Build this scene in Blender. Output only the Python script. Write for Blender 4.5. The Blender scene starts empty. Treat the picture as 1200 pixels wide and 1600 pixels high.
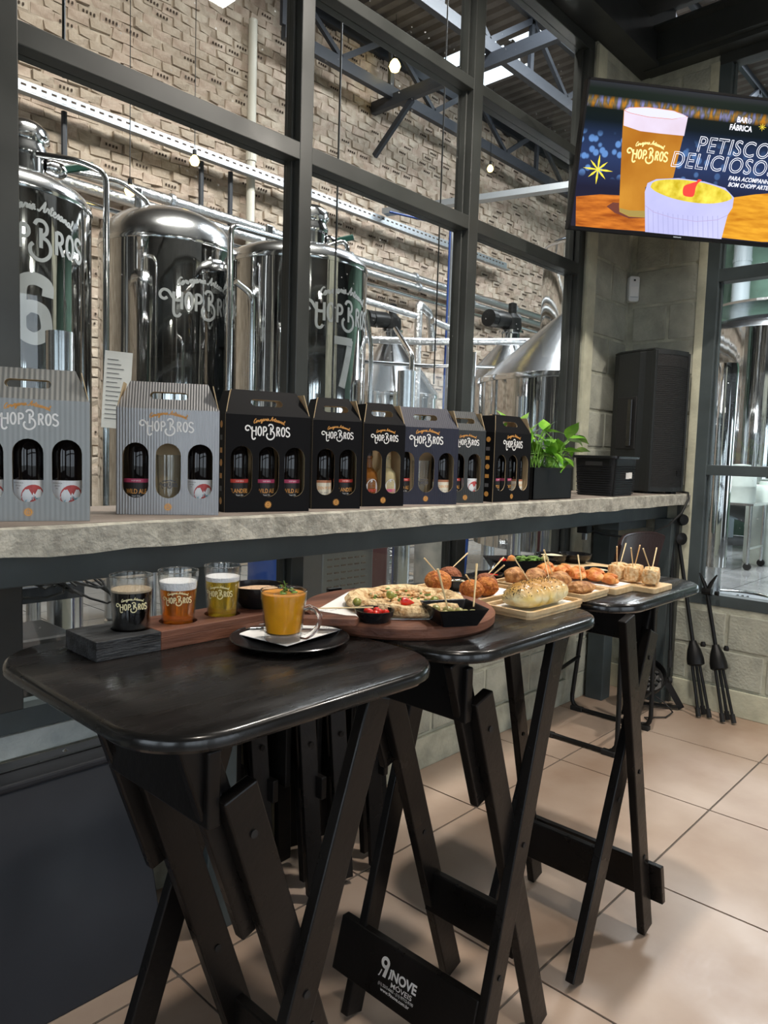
import bpy, bmesh, math, random
from mathutils import Vector, Matrix
from mathutils.geometry import tessellate_polygon
R = math.radians
C = bpy.context.scene.collection
random.seed(7)

# ---------------------------------------------------------------- camera, world, light, exposure
YAW, PITCH, ROLL, FPX, EYE = R(42.712), R(-4.536), R(1.747), 1144.98, 1.4
FW = Vector((math.cos(PITCH)*math.cos(YAW), math.cos(PITCH)*math.sin(YAW), math.sin(PITCH)))
_r = FW.cross(Vector((0, 0, 1))).normalized(); _u = _r.cross(FW)
RT = math.cos(ROLL)*_r + math.sin(ROLL)*_u
UP = -math.sin(ROLL)*_r + math.cos(ROLL)*_u
cam = bpy.data.cameras.new('camera'); camo = bpy.data.objects.new('camera', cam); C.objects.link(camo)
m = Matrix((RT, UP, -FW)).transposed().to_4x4(); m.translation = Vector((0, 0, EYE)); camo.matrix_world = m
cam.sensor_fit = 'VERTICAL'; cam.sensor_height = 24; cam.lens = FPX*24/1600; cam.clip_start = .02; cam.clip_end = 200
S = bpy.context.scene
S.camera = camo
S.view_settings.view_transform = 'Standard'; S.view_settings.look = 'None'; S.view_settings.gamma = 1
S.view_settings.use_curve_mapping = False
S.view_settings.exposure = 0.42
w = bpy.data.worlds.new('sky'); S.world = w; w.use_nodes = True
bg = w.node_tree.nodes['Background']; bg.inputs[0].default_value = (.80, .90, 1, 1); bg.inputs[1].default_value = 2.6

def area(name, loc, size, power, col=(1, 1, 1), rot=(0, 0, 0), sy=None):
    l = bpy.data.lights.new(name, 'AREA'); l.energy = power; l.color = col; l.shape = 'RECTANGLE'
    l.size = size; l.size_y = sy or size
    o = bpy.data.objects.new(name, l); C.objects.link(o); o.location = loc; o.rotation_euler = rot
    return o
area('bar_ceiling_light', (2.12, 1.02, 3.55), .13, 40, (1, .93, .84))
area('bar_ceiling_light', (3.3, -.4, 3.7), .16, 48, (1, .92, .82))
area('bar_ceiling_light', (.2, -.6, 3.7), .16, 22, (1, .90, .78))
area('skylight_fill_lamp', (7.0, 3.6, 6.9), 2.4, 500, (.95, .97, 1), sy=1.4)  # added lamps out of view, in place of daylight through the roof
area('skylight_fill_lamp', (2.6, 3.1, 6.9), 2.6, 430, (1, .93, .84), sy=1.0)
area('skylight_fill_lamp', (11.0, 2.4, 6.9), 2.0, 520, (.95, .97, 1), sy=1.6)

def on(px, py, z):                       # the spot on the level z seen at (px, py) of the 1200x1600 photograph
    d = FW + RT*(px-600)/FPX - UP*(py-800)/FPX
    t = (z-EYE)/d.z
    return Vector((d.x*t, d.y*t, z))
def base(px, py, z, r):                  # centre of a round foot of radius r whose near edge is seen there
    p = on(px, py, z); n = Vector((p.x, p.y, 0)).normalized()
    return p + n*r

# ---------------------------------------------------------------- materials
def _nt(name):
    m = bpy.data.materials.new(name); m.use_nodes = True
    return m, m.node_tree.nodes, m.node_tree.links, m.node_tree.nodes['Principled BSDF']
def mat(name, col, rough=.5, metal=0, var=0, vscale=6, bump=0, bscale=40, stretch=(1, 1, 1), trans=0, ior=1.45, coat=0, col2=None, spec=.5, sss=0, rvar=0, detail=4, lo=.35, hi=.65, emit=0):
    m, N, L, b = _nt(name)
    b.inputs['Base Color'].default_value = (*col, 1); b.inputs['Roughness'].default_value = rough
    b.inputs['Metallic'].default_value = metal; b.inputs['Transmission Weight'].default_value = trans
    b.inputs['IOR'].default_value = ior; b.inputs['Coat Weight'].default_value = coat
    b.inputs['Specular IOR Level'].default_value = spec
    b.inputs['Coat Roughness'].default_value = .12
    if sss: b.inputs['Subsurface Weight'].default_value = sss; b.inputs['Subsurface Radius'].default_value = (.02, .01, .005)
    if emit: b.inputs['Emission Color'].default_value = (*col, 1); b.inputs['Emission Strength'].default_value = emit
    if var or col2 or bump or rvar:
        tc = N.new('ShaderNodeTexCoord'); mp = N.new('ShaderNodeMapping'); mp.inputs['Scale'].default_value = stretch
        L.new(tc.outputs['Object'], mp.inputs[0])
    if var or col2:
        n = N.new('ShaderNodeTexNoise'); n.inputs['Scale'].default_value = vscale; n.inputs['Detail'].default_value = detail
        L.new(mp.outputs[0], n.inputs['Vector'])
        rp = N.new('ShaderNodeValToRGB'); rp.color_ramp.elements[0].position = lo; rp.color_ramp.elements[1].position = hi
        c2 = col2 or tuple(min(1, c*(1+var)) for c in col); c1 = col if col2 else tuple(c*(1-var) for c in col)
        rp.color_ramp.elements[0].color = (*c1, 1); rp.color_ramp.elements[1].color = (*c2, 1)
        L.new(n.outputs[0], rp.inputs[0]); L.new(rp.outputs[0], b.inputs['Base Color'])
    if rvar:
        n = N.new('ShaderNodeTexNoise'); n.inputs['Scale'].default_value = vscale*1.7; n.inputs['Detail'].default_value = 5
        L.new(mp.outputs[0], n.inputs['Vector'])
        mr = N.new('ShaderNodeMapRange'); mr.inputs[1].default_value = .3; mr.inputs[2].default_value = .7
        mr.inputs[3].default_value = max(.02, rough-rvar); mr.inputs[4].default_value = min(1, rough+rvar)
        L.new(n.outputs[0], mr.inputs[0]); L.new(mr.outputs[0], b.inputs['Roughness'])
    if bump:
        n = N.new('ShaderNodeTexNoise'); n.inputs['Scale'].default_value = bscale; n.inputs['Detail'].default_value = 4
        L.new(mp.outputs[0], n.inputs['Vector'])
        bp = N.new('ShaderNodeBump'); bp.inputs['Strength'].default_value = bump; bp.inputs['Distance'].default_value = .01
        L.new(n.outputs[0], bp.inputs['Height']); L.new(bp.outputs[0], b.inputs['Normal'])
    return m
def emis(name, col, k=1):
    m, N, L, b = _nt(name)
    b.inputs['Base Color'].default_value = (0, 0, 0, 1); b.inputs['Roughness'].default_value = .35
    b.inputs['Emission Color'].default_value = (*col, 1); b.inputs['Emission Strength'].default_value = k
    return m
def pane_mat(name, tint=(.93, .95, .95), refl=1.5):
    m, N, L, b = _nt(name); N.remove(b)
    out = N['Material Output']; t = N.new('ShaderNodeBsdfTransparent'); t.inputs[0].default_value = (*tint, 1)
    g = N.new('ShaderNodeBsdfGlossy'); g.inputs['Roughness'].default_value = .01
    lw = N.new('ShaderNodeLayerWeight'); pw = N.new('ShaderNodeMath'); pw.operation = 'POWER'; pw.inputs[1].default_value = 5; L.new(lw.outputs['Facing'], pw.inputs[0])
    fr = N.new('ShaderNodeMath'); fr.operation = 'MULTIPLY_ADD'; fr.inputs[1].default_value = .75; fr.inputs[2].default_value = .035; L.new(pw.outputs[0], fr.inputs[0])
    mx = N.new('ShaderNodeMixShader'); L.new(fr.outputs[0], mx.inputs[0]); L.new(t.outputs[0], mx.inputs[1]); L.new(g.outputs[0], mx.inputs[2])
    # dried rain spots on the glass
    tc = N.new('ShaderNodeTexCoord'); v = N.new('ShaderNodeTexVoronoi'); v.inputs['Scale'].default_value = 26
    L.new(tc.outputs['Object'], v.inputs['Vector'])
    cp = N.new('ShaderNodeMath'); cp.operation = 'LESS_THAN'; cp.inputs[1].default_value = .09; L.new(v.outputs['Distance'], cp.inputs[0])
    n2 = N.new('ShaderNodeTexNoise'); n2.inputs['Scale'].default_value = 5; L.new(tc.outputs['Object'], n2.inputs['Vector'])
    c2 = N.new('ShaderNodeMapRange'); c2.inputs[1].default_value = .5; c2.inputs[2].default_value = .7; c2.inputs[3].default_value = 0; c2.inputs[4].default_value = .5
    L.new(n2.outputs[0], c2.inputs[0])
    mu = N.new('ShaderNodeMath'); mu.operation = 'MULTIPLY'; L.new(cp.outputs[0], mu.inputs[0]); L.new(c2.outputs[0], mu.inputs[1])
    df = N.new('ShaderNodeBsdfDiffuse'); df.inputs[0].default_value = (.8, .82, .82, 1)
    m2 = N.new('ShaderNodeMixShader'); L.new(mu.outputs[0], m2.inputs[0]); L.new(mx.outputs[0], m2.inputs[1]); L.new(df.outputs[0], m2.inputs[2])
    L.new(m2.outputs[0], out.inputs[0])
    return m
def thin_glass(name):
    m, N, L, b = _nt(name); N.remove(b)
    out = N['Material Output']; t = N.new('ShaderNodeBsdfTransparent'); lw = N.new('ShaderNodeLayerWeight')
    rp = N.new('ShaderNodeValToRGB'); rp.color_ramp.elements[0].color = (.98, .985, .98, 1); rp.color_ramp.elements[1].color = (.60, .64, .64, 1); rp.color_ramp.elements[0].position = .6
    L.new(lw.outputs['Facing'], rp.inputs[0]); L.new(rp.outputs[0], t.inputs[0])
    g = N.new('ShaderNodeBsdfGlossy'); g.inputs['Roughness'].default_value = .03
    pw = N.new('ShaderNodeMath'); pw.operation = 'POWER'; pw.inputs[1].default_value = 3.2; L.new(lw.outputs['Facing'], pw.inputs[0])
    fr = N.new('ShaderNodeMath'); fr.operation = 'MULTIPLY_ADD'; fr.inputs[1].default_value = .7; fr.inputs[2].default_value = .05; L.new(pw.outputs[0], fr.inputs[0])
    mx = N.new('ShaderNodeMixShader'); L.new(fr.outputs[0], mx.inputs[0]); L.new(t.outputs[0], mx.inputs[1]); L.new(g.outputs[0], mx.inputs[2]); L.new(mx.outputs[0], out.inputs[0])
    return m
M = {}
M['frame'] = mat('painted_steel', (.038, .041, .038), .38, 0, var=.25, vscale=3, rvar=.08)
M['frame_b'] = mat('painted_steel_grey', (.060, .075, .078), .42, 0, var=.2, vscale=4, rvar=.1, bump=.05)
M['beamdark'] = mat('dark_roof_steel', (.040, .042, .042), .45, 0, var=.2)
M['pane'] = pane_mat('window_glass')
M['concrete'] = mat('rough_concrete', (.27, .26, .22), .9, 0, col2=(.50, .48, .41), vscale=26, bump=.5, bscale=90, detail=10, lo=.32, hi=.62)
M['slabtop'] = mat('smooth_concrete', (.25, .21, .18), .7, 0, var=.2, vscale=5, bump=.2, bscale=80)
M['block'] = mat('cement_block', (.29, .295, .245), .9, 0, col2=(.43, .43, .355), vscale=7, bump=.5, bscale=70, detail=8)
M['mortar'] = mat('cement_mortar', (.40, .40, .32), .95, 0, var=.2, vscale=10, bump=.5, bscale=50)
M['plaster'] = mat('pale_plaster', (.50, .49, .37), .9, 0, var=.15, vscale=8, bump=.3, bscale=40)
M['blueplaster'] = mat('grey_cement_render', (.30, .335, .33), .9, 0, col2=(.44, .47, .46), vscale=9, bump=.4, bscale=60)
M['brick'] = mat('fired_clay', (.33, .255, .19), .95, 0, col2=(.58, .50, .405), vscale=5.5, bump=1, bscale=26, detail=9, lo=.3, hi=.66)
M['brick2'] = mat('fired_clay_pink', (.35, .26, .20), .95, 0, col2=(.58, .48, .39), vscale=7.1, bump=.9, bscale=30, detail=9, lo=.3, hi=.66)
M['brickmortar'] = mat('clay_mortar', (.30, .24, .18), .98, 0, col2=(.54, .46, .37), vscale=6, bump=1, bscale=24, detail=9)
M['hole'] = mat('hollow_shadow_clay', (.07, .05, .038), 1)
M['tile'] = mat('floor_tile', (.36, .25, .18), .40, 0, col2=(.51, .40, .32), vscale=2.3, rvar=.08, bump=.03, bscale=60, detail=9, lo=.3, hi=.7)
M['grout'] = mat('floor_grout', (.13, .11, .095), .9)
M['btile'] = mat('brewery_floor_tile', (.19, .195, .195), .14, 0, col2=(.29, .295, .295), vscale=2, detail=6, rvar=.06)
M['bgrout'] = mat('brewery_grout', (.12, .12, .12), .8)
M['steel'] = mat('polished_steel', (.56, .56, .55), .05, 1, bump=.32, bscale=2.0, stretch=(5, 5, .10))
M['steel2'] = mat('brushed_steel', (.58, .59, .60), .22, 1, var=.1, vscale=3, bump=.1, bscale=8)
M['pipe'] = mat('pipe_steel', (.68, .69, .70), .13, 1)
M['insul'] = mat('foil_insulation', (.62, .63, .64), .28, 1, bump=1, bscale=45)
M['galv'] = mat('galvanised_steel', (.42, .45, .48), .4, .8)
M['black'] = mat('black_lacquered_wood', (.0075, .0065, .006), .32, 0, var=.35, vscale=5, rvar=.10, stretch=(1, 1, 1), bump=.06, bscale=70, spec=.30)
M['tabletop'] = mat('worn_black_tabletop', (.0085, .0078, .0075), .27, 0, col2=(.020, .017, .016), vscale=5, stretch=(.6, 3.2, 1), rvar=.12, bump=.06, bscale=45, detail=8, lo=.42, hi=.75)
M['edge'] = mat('glossy_black_edge', (.010, .0095, .009), .24, 0, rvar=.1, vscale=8, coat=.3)
M['blackplastic'] = mat('black_plastic', (.009, .009, .009), .38, spec=.28)
M['dish'] = mat('black_melamine', (.009, .009, .010), .24, spec=.35)
M['rubber'] = mat('black_rubber', (.012, .012, .012), .7)
M['grille'] = mat('speaker_grille', (.010, .010, .010), .6, bump=.6, bscale=260)
M['spkbody'] = mat('speaker_cabinet', (.018, .020, .020), .45, spec=.35, bump=.15, bscale=300)
M['leather'] = mat('brown_leather', (.028, .012, .011), .32, bump=.1, bscale=60)
M['wood_dark'] = mat('dark_reddish_wood', (.060, .021, .012), .5, 0, col2=(.26, .105, .060), vscale=5, stretch=(.7, 3.5, 5), bump=.2, bscale=25, detail=8, lo=.3, hi=.72)
M['charred'] = mat('charred_wood', (.010, .010, .011), .55, 0, col2=(.045, .048, .052), vscale=14, stretch=(1, 4, 4), bump=.4, bscale=60)
M['bamboo'] = mat('bamboo', (.60, .40, .20), .45, 0, col2=(.74, .56, .33), vscale=9, stretch=(5, .8, 5), bump=.05)
M['pick'] = mat('bamboo_pick', (.80, .62, .34), .5)
M['paper'] = mat('white_paper', (.80, .79, .77), .8, var=.04)
M['paperprint'] = mat('grey_print', (.13, .13, .14), .8)
M['kraft'] = mat('kraft_board', (.52, .40, .24), .85, var=.06)
M['cardblack'] = mat('black_card', (.008, .008, .009), .55, spec=.08)
M['white'] = mat('white_print', (.86, .86, .85), .55)
M['gold'] = mat('gold_print', (.70, .34, .08), .5)
M['yellowprint'] = mat('pale_yellow_print', (.80, .72, .42), .5)
M['glassdark'] = mat('dark_bottle_glass', (.005, .004, .004), .04, spec=.5)
M['labelwhite'] = mat('white_label', (.74, .77, .80), .5)
M['labelblack'] = mat('black_label', (.012, .012, .013), .5)
M['labelcream'] = mat('cream_label', (.72, .69, .58), .5)
M['red'] = mat('brick_red_print', (.48, .075, .075), .5, var=.2, vscale=60)
M['pink'] = mat('magenta_print', (.42, .05, .13), .5)
M['redband'] = mat('red_print', (.50, .05, .04), .5)
M['copperband'] = mat('copper_print', (.40, .17, .09), .5)
M['blueprint'] = mat('icy_blue_print', (.28, .47, .56), .5, var=.4, vscale=90)
M['hotpink'] = mat('pink_lettering', (.60, .03, .22), .5)
M['glass'] = thin_glass('clear_glass')
M['glassr'] = mat('thick_clear_glass', (1, 1, 1), .01, trans=1, ior=1.45)
M['amberglass'] = mat('amber_spirit', (.32, .13, .03), .05, trans=.5, ior=1.3)
M['paleglass'] = mat('pale_spirit', (.85, .75, .45), .05, trans=.6, ior=1.3)
M['stout'] = mat('stout_beer', (.004, .003, .003), .08, coat=.2)
M['amber'] = mat('amber_ale', (.85, .26, .022), .05, trans=.78, ior=1.34)
M['lager'] = mat('golden_lager', (.95, .66, .06), .05, trans=.80, ior=1.34)
M['foam'] = mat('beer_foam', (.82, .82, .84), .8, bump=.5, bscale=300)
M['foamtan'] = mat('tan_beer_foam', (.45, .36, .25), .7, bump=.5, bscale=300)
M['soup'] = mat('orange_squash_soup', (.93, .40, .012), .35, sss=.1, var=.08, vscale=30)
M['souptop'] = mat('soup_surface', (.62, .26, .03), .45, var=.15, vscale=40)
M['herb'] = mat('parsley_green', (.11, .22, .030), .5, var=.3, vscale=60)
M['leaf'] = mat('pothos_leaf', (.10, .30, .020), .32, col2=(.28, .52, .06), vscale=16, lo=.4, hi=.7, coat=.2)
M['stem'] = mat('pothos_stem', (.16, .34, .05), .5)
M['soil'] = mat('potting_soil', (.015, .011, .008), .95, bump=1, bscale=80)
M['crust'] = mat('baked_dough', (.42, .20, .06), .7, col2=(.84, .64, .36), vscale=50, lo=.32, hi=.54, bump=1, bscale=110, detail=8)
M['filling'] = mat('shredded_filling', (.62, .30, .10), .6, col2=(.88, .70, .42), vscale=45, bump=1, bscale=70, detail=8)
M['loaf'] = mat('glazed_loaf', (.70, .50, .16), .38, col2=(.88, .76, .46), vscale=14, bump=.4, bscale=50, coat=.15)
M['roastloaf'] = mat('browned_loaf_top', (.34, .14, .05), .42, col2=(.70, .42, .15), vscale=16, bump=.4, bscale=50)
M['seed'] = mat('dark_seeds', (.03, .022, .018), .7)
M['roll'] = mat('brown_baked_roll', (.26, .085, .02), .55, col2=(.64, .33, .12), vscale=45, bump=1, bscale=80, detail=8)
M['croq'] = mat('fried_crumb', (.38, .09, .015), .65, col2=(.70, .26, .05), vscale=90, bump=1, bscale=130, detail=8)
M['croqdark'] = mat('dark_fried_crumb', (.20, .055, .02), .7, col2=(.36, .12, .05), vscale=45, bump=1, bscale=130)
M['redbread'] = mat('sauced_bread', (.62, .16, .03), .42, col2=(.84, .46, .14), vscale=22, bump=.8, bscale=60)
M['cube'] = mat('golden_cheese_cube', (.66, .34, .11), .6, col2=(.90, .70, .42), vscale=90, bump=.8, bscale=110)
M['olive'] = mat('green_olive', (.24, .25, .045), .25, coat=.3)
M['olivepale'] = mat('pale_olive', (.36, .33, .13), .3, coat=.2)
M['tomato'] = mat('red_pepper_skin', (.62, .022, .012), .15, coat=.4)
M['cream'] = mat('cream_sauce', (.78, .70, .50), .5)
M['hummus'] = mat('beige_spread', (.62, .42, .26), .7, bump=.8, bscale=60)
M['blackolive'] = mat('dark_olive_bits', (.03, .025, .03), .4)
M['chest'] = mat('worn_black_panel', (.018, .019, .024), .5, 0, var=.2, vscale=3, rvar=.08, bump=.06, bscale=12)
M['sensor'] = mat('white_plastic', (.72, .73, .72), .4)
M['blue'] = mat('blue_plastic', (.015, .045, .19), .4)
M['green'] = mat('green_handle', (.008, .05, .035), .35)
M['cyl'] = mat('grey_gas_cylinder', (.18, .19, .18), .5, col2=(.32, .30, .27), vscale=8)
M['totewhite'] = mat('translucent_tank_plastic', (.55, .62, .58), .5, var=.06)
M['roofsheet'] = mat('corrugated_roof', (.15, .13, .115), .7, var=.3, vscale=2)
M['truss'] = mat('truss_steel', (.035, .040, .050), .5)
M['pvc'] = mat('white_pipe', (.62, .60, .52), .5)
M['pvcb'] = mat('pale_blue_pipe', (.50, .57, .60), .4)
M['wallgrey'] = mat('brewery_side_wall', (.045, .045, .045), .8, var=.1, vscale=1)
M['greenwall'] = mat('green_far_wall', (.16, .26, .20), .8, var=.3, vscale=1.2)
M['ground'] = mat('outside_paving', (.30, .29, .27), .9, var=.2, vscale=1)
M['barwall'] = mat('bar_back_wall', (.055, .052, .048), .7)
M['chrome'] = mat('chrome', (.80, .81, .82), .08, 1)
M['decal'] = mat('grey_vinyl', (.33, .345, .345), .5)
M['cable'] = mat('black_cable', (.008, .008, .008), .5)

# ---------------------------------------------------------------- geometry helpers
class MB:
    def __init__(s): s.v = []; s.f = []; s.m = []
    def add(s, vs, fs, mi=0):
        n = len(s.v); s.v += [Vector(v) for v in vs]; s.f += [tuple(i+n for i in f) for f in fs]; s.m += [mi]*len(fs); return s
    def box(s, a, b, mi=0, M4=None):
        x0, y0, z0 = a; x1, y1, z1 = b
        vs = [Vector(p) for p in ((x0,y0,z0),(x1,y0,z0),(x1,y1,z0),(x0,y1,z0),(x0,y0,z1),(x1,y0,z1),(x1,y1,z1),(x0,y1,z1))]
        if M4: vs = [M4 @ v for v in vs]
        return s.add(vs, [(0,3,2,1),(4,5,6,7),(0,1,5,4),(1,2,6,5),(2,3,7,6),(3,0,4,7)], mi)
    def beam(s, p, q, w, t, side=(0, 1, 0), mi=0):      # bar of width w (in plane) and thickness t along side
        p = Vector(p); q = Vector(q); d = (q-p).normalized(); sd = Vector(side); sd = (sd-d*sd.dot(d)).normalized(); u = d.cross(sd)
        vs = [e + u*a*w/2 + sd*b*t/2 for e in (p, q) for a, b in ((-1,-1),(1,-1),(1,1),(-1,1))]
        return s.add(vs, [(0,1,2,3),(7,6,5,4),(0,4,5,1),(1,5,6,2),(2,6,7,3),(3,7,4,0)], mi)
    def tube(s, pts, r, n=8, cap=True, mi=0):
        pts = [Vector(p) for p in pts]; ring = []; prev = None
        for i, p in enumerate(pts):
            d = (pts[min(i+1, len(pts)-1)]-pts[max(i-1, 0)]).normalized()
            if prev is None:
                a = Vector((0, 0, 1)) if abs(d.z) < .9 else Vector((1, 0, 0)); u = d.cross(a).normalized()
            else: u = (prev-d*prev.dot(d)).normalized()
            prev = u; v = d.cross(u); rr = r[i] if isinstance(r, (list, tuple)) else r
            ring.append([p + (u*math.cos(2*math.pi*k/n)+v*math.sin(2*math.pi*k/n))*rr for k in range(n)])
        vs = [x for rg in ring for x in rg]; fs = []
        for i in range(len(pts)-1):
            for k in range(n): fs.append((i*n+k, i*n+(k+1) % n, (i+1)*n+(k+1) % n, (i+1)*n+k))
        if cap: fs.append(tuple(range(n))[::-1]); fs.append(tuple((len(pts)-1)*n+k for k in range(n)))
        return s.add(vs, fs, mi)
    def lathe(s, prof, c=(0, 0, 0), n=32, mi=0, sx=1, sy=1, ax=None, cap=True):
        c = Vector(c); vs = []; fs = []
        for r, z in prof:
            for k in range(n):
                a = 2*math.pi*k/n; vs.append(Vector((r*math.cos(a)*sx, r*math.sin(a)*sy, z)))
        if ax: q = Vector((0, 0, 1)).rotation_difference(Vector(ax)); vs = [q @ v for v in vs]
        vs = [v+c for v in vs]
        for i in range(len(prof)-1):
            for k in range(n): fs.append((i*n+k, i*n+(k+1) % n, (i+1)*n+(k+1) % n, (i+1)*n+k))
        if cap and prof[0][0] > 1e-6: fs.append(tuple(range(n))[::-1])
        if cap and prof[-1][0] > 1e-6: fs.append(tuple((len(prof)-1)*n+k for k in range(n)))
        return s.add(vs, fs, mi)
    def prism(s, poly, z0, z1, mi=0, M4=None):
        n = len(poly); vs = [Vector((x, y, z0)) for x, y in poly]+[Vector((x, y, z1)) for x, y in poly]
        if M4: vs = [M4 @ v for v in vs]
        fs = [tuple(range(n))[::-1], tuple(range(n, 2*n))]+[(i, (i+1) % n, (i+1) % n+n, i+n) for i in range(n)]
        return s.add(vs, fs, mi)
    def plate(s, outer, holes, t, fn, m_front=0, m_back=0, m_edge=0):   # flat sheet with holes; fn(u, v, w) gives the point
        loops = [outer]+holes; flat = [p for l in loops for p in l]
        tris = tessellate_polygon([[Vector((x, y, 0)) for x, y in l] for l in loops])
        n = len(flat); vs = [fn(x, y, 0) for x, y in flat]+[fn(x, y, t) for x, y in flat]
        s.add(vs, [], 0); b = len(s.v)-2*n
        for tr in tris:
            s.f.append(tuple(b+i for i in tr)); s.m.append(m_front)
            s.f.append(tuple(b+n+i for i in reversed(tr))); s.m.append(m_back)
        k = 0
        for l in loops:
            for i in range(len(l)):
                j = (i+1) % len(l); s.f.append((b+k+i, b+k+j, b+n+k+j, b+n+k+i)); s.m.append(m_edge)
            k += len(l)
        return s
    def blob(s, c, r, seed=0, amp=.08, nu=14, nv=9, mi=0, fq=3, rot=0, jit=0):
        rnd = random.Random(seed); ph = [rnd.uniform(0, 6.28) for _ in range(6)]; c = Vector(c); vs = []; fs = []
        rx, ry, rz = r
        for j in range(nv+1):
            t = math.pi*j/nv
            for i in range(nu):
                a = 2*math.pi*i/nu
                k = 1+amp*(math.sin(fq*a+ph[0]+2*t)+.6*math.sin((fq+2)*a+ph[1])*math.sin(3*t+ph[2])+.5*math.sin(5*t+ph[3]+a))*math.sin(t)
                k *= 1+rnd.uniform(-jit, jit)
                x, y, z = rx*k*math.sin(t)*math.cos(a), ry*k*math.sin(t)*math.sin(a), rz*math.cos(t)*(1+amp*.3*math.sin(2*a+ph[4]))
                vs.append(c+Vector((x*math.cos(rot)-y*math.sin(rot), x*math.sin(rot)+y*math.cos(rot), z)))
        for j in range(nv):
            for i in range(nu): fs.append((j*nu+i, (j+1)*nu+i, (j+1)*nu+(i+1) % nu, j*nu+(i+1) % nu))
        return s.add(vs, fs, mi)
def rr(x0, y0, x1, y1, r, n=6):                        # rounded rectangle
    P = []
    for cx, cy, a0 in ((x1-r, y0+r, -90), (x1-r, y1-r, 0), (x0+r, y1-r, 90), (x0+r, y0+r, 180)):
        for k in range(n+1): a = R(a0+90*k/n); P.append((cx+r*math.cos(a), cy+r*math.sin(a)))
    return P
def link(name, mb, mats, parent=None, local=False, smooth=False, bevel=0):
    me = bpy.data.meshes.new(name); off = Vector((0, 0, 0))
    if parent is not None and not local:
        p = parent
        while p is not None: off += p.location; p = p.parent
    me.from_pydata([v-off for v in mb.v], [], mb.f)
    if not isinstance(mats, (list, tuple)): mats = [mats]
    for mm in mats: me.materials.append(M[mm] if isinstance(mm, str) else mm)
    if len(mats) > 1:
        for p, i in zip(me.polygons, mb.m): p.material_index = i
    if smooth: me.shade_smooth() if hasattr(me, 'shade_smooth') else None
    o = bpy.data.objects.new(name, me); C.objects.link(o)
    bm = bmesh.new(); bm.from_mesh(me)
    bmesh.ops.recalc_face_normals(bm, faces=bm.faces[:])
    bm.to_mesh(me); bm.free()
    if smooth:
        try: me.set_sharp_from_angle(angle=R(38))
        except Exception: pass
    if bevel:
        b = o.modifiers.new('bevel', 'BEVEL'); b.width = bevel; b.segments = 2; b.limit_method = 'ANGLE'; b.angle_limit = R(40)
    if parent is not None: o.parent = parent
    return o
def tag(o, label=None, cat=None, group=None, kind=None):
    if label: o['label'] = label
    if cat: o['category'] = cat
    if group: o['group'] = group
    if kind: o['kind'] = kind
    return o
def root(name, loc, label, cat, group=None, rz=0):
    o = bpy.data.objects.new(name, None); o.empty_display_size = .05; C.objects.link(o); o.location = loc; o.rotation_euler = (0, 0, rz)
    return tag(o, label, cat, group)
def struct(name, mb, mats, label=None, parent=None, **k):
    o = link(name, mb, mats, parent, **k)
    if parent is None: o['kind'] = 'structure'
    if label: o['label'] = label
    return o
def copy_part(src, parent, loc=None, rot=None):
    c = src.copy(); C.objects.link(c); c.parent = parent
    if loc is not None: c.location = loc
    if rot is not None: c.rotation_euler = rot
    return c

# ---------------------------------------------------------------- lettering
def cr(P, n=4):
    P = [Vector((*p, 0)) for p in P]; out = []
    for i in range(len(P)-1):
        a, b, c, d = P[max(i-1, 0)], P[i], P[i+1], P[min(i+2, len(P)-1)]
        for k in range(n):
            t = k/n; out.append(.5*((2*b)+(c-a)*t+(2*a-5*b+4*c-d)*t*t+(3*b-a-3*c+d)*t**3))
    out.append(P[-1]); return [(p.x, p.y) for p in out]
def ell(cx, cy, rx, ry, n=14): return [(cx+rx*math.cos(2*math.pi*k/n), cy+ry*math.sin(2*math.pi*k/n)) for k in range(n+1)]
LOGO = [cr([(.02,.60),(-.14,.50),(-.33,.60),(-.36,.82),(-.18,1.0),(.08,.93),(.26,.68),(.42,.50),(.62,.47),(.80,.50)]),
        cr([(.36,.92),(.36,.3),(.36,-.15),(.44,-.36),(.62,-.38),(.74,-.22)]), [(.80,.95),(.80,0)], ell(1.20,.48,.19,.47),
        [(1.62,0),(1.62,.95)], cr([(1.62,.93),(1.86,.90),(1.95,.70),(1.86,.50),(1.62,.46)]),
        [(2.44,.12),(2.44,.92)], cr([(2.18,1.02),(2.30,1.20),(2.55,1.20),(2.70,1.0),(2.66,.74),(2.46,.58),(2.72,.46),(2.86,.18),(2.80,-.14),(2.52,-.36),(2.22,-.34),(2.02,-.14),(2.0,.12),(2.12,.26)]),
        [(3.14,0),(3.14,.95)], cr([(3.14,.93),(3.36,.90),(3.44,.70),(3.36,.52),(3.14,.48)]), [(3.28,.48),(3.48,0)], ell(3.86,.48,.19,.47),
        cr([(4.60,.80),(4.46,.95),(4.28,.92),(4.21,.72),(4.32,.53),(4.52,.42),(4.62,.22),(4.54,.04),(4.36,-.01),(4.20,.12)])]
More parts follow.
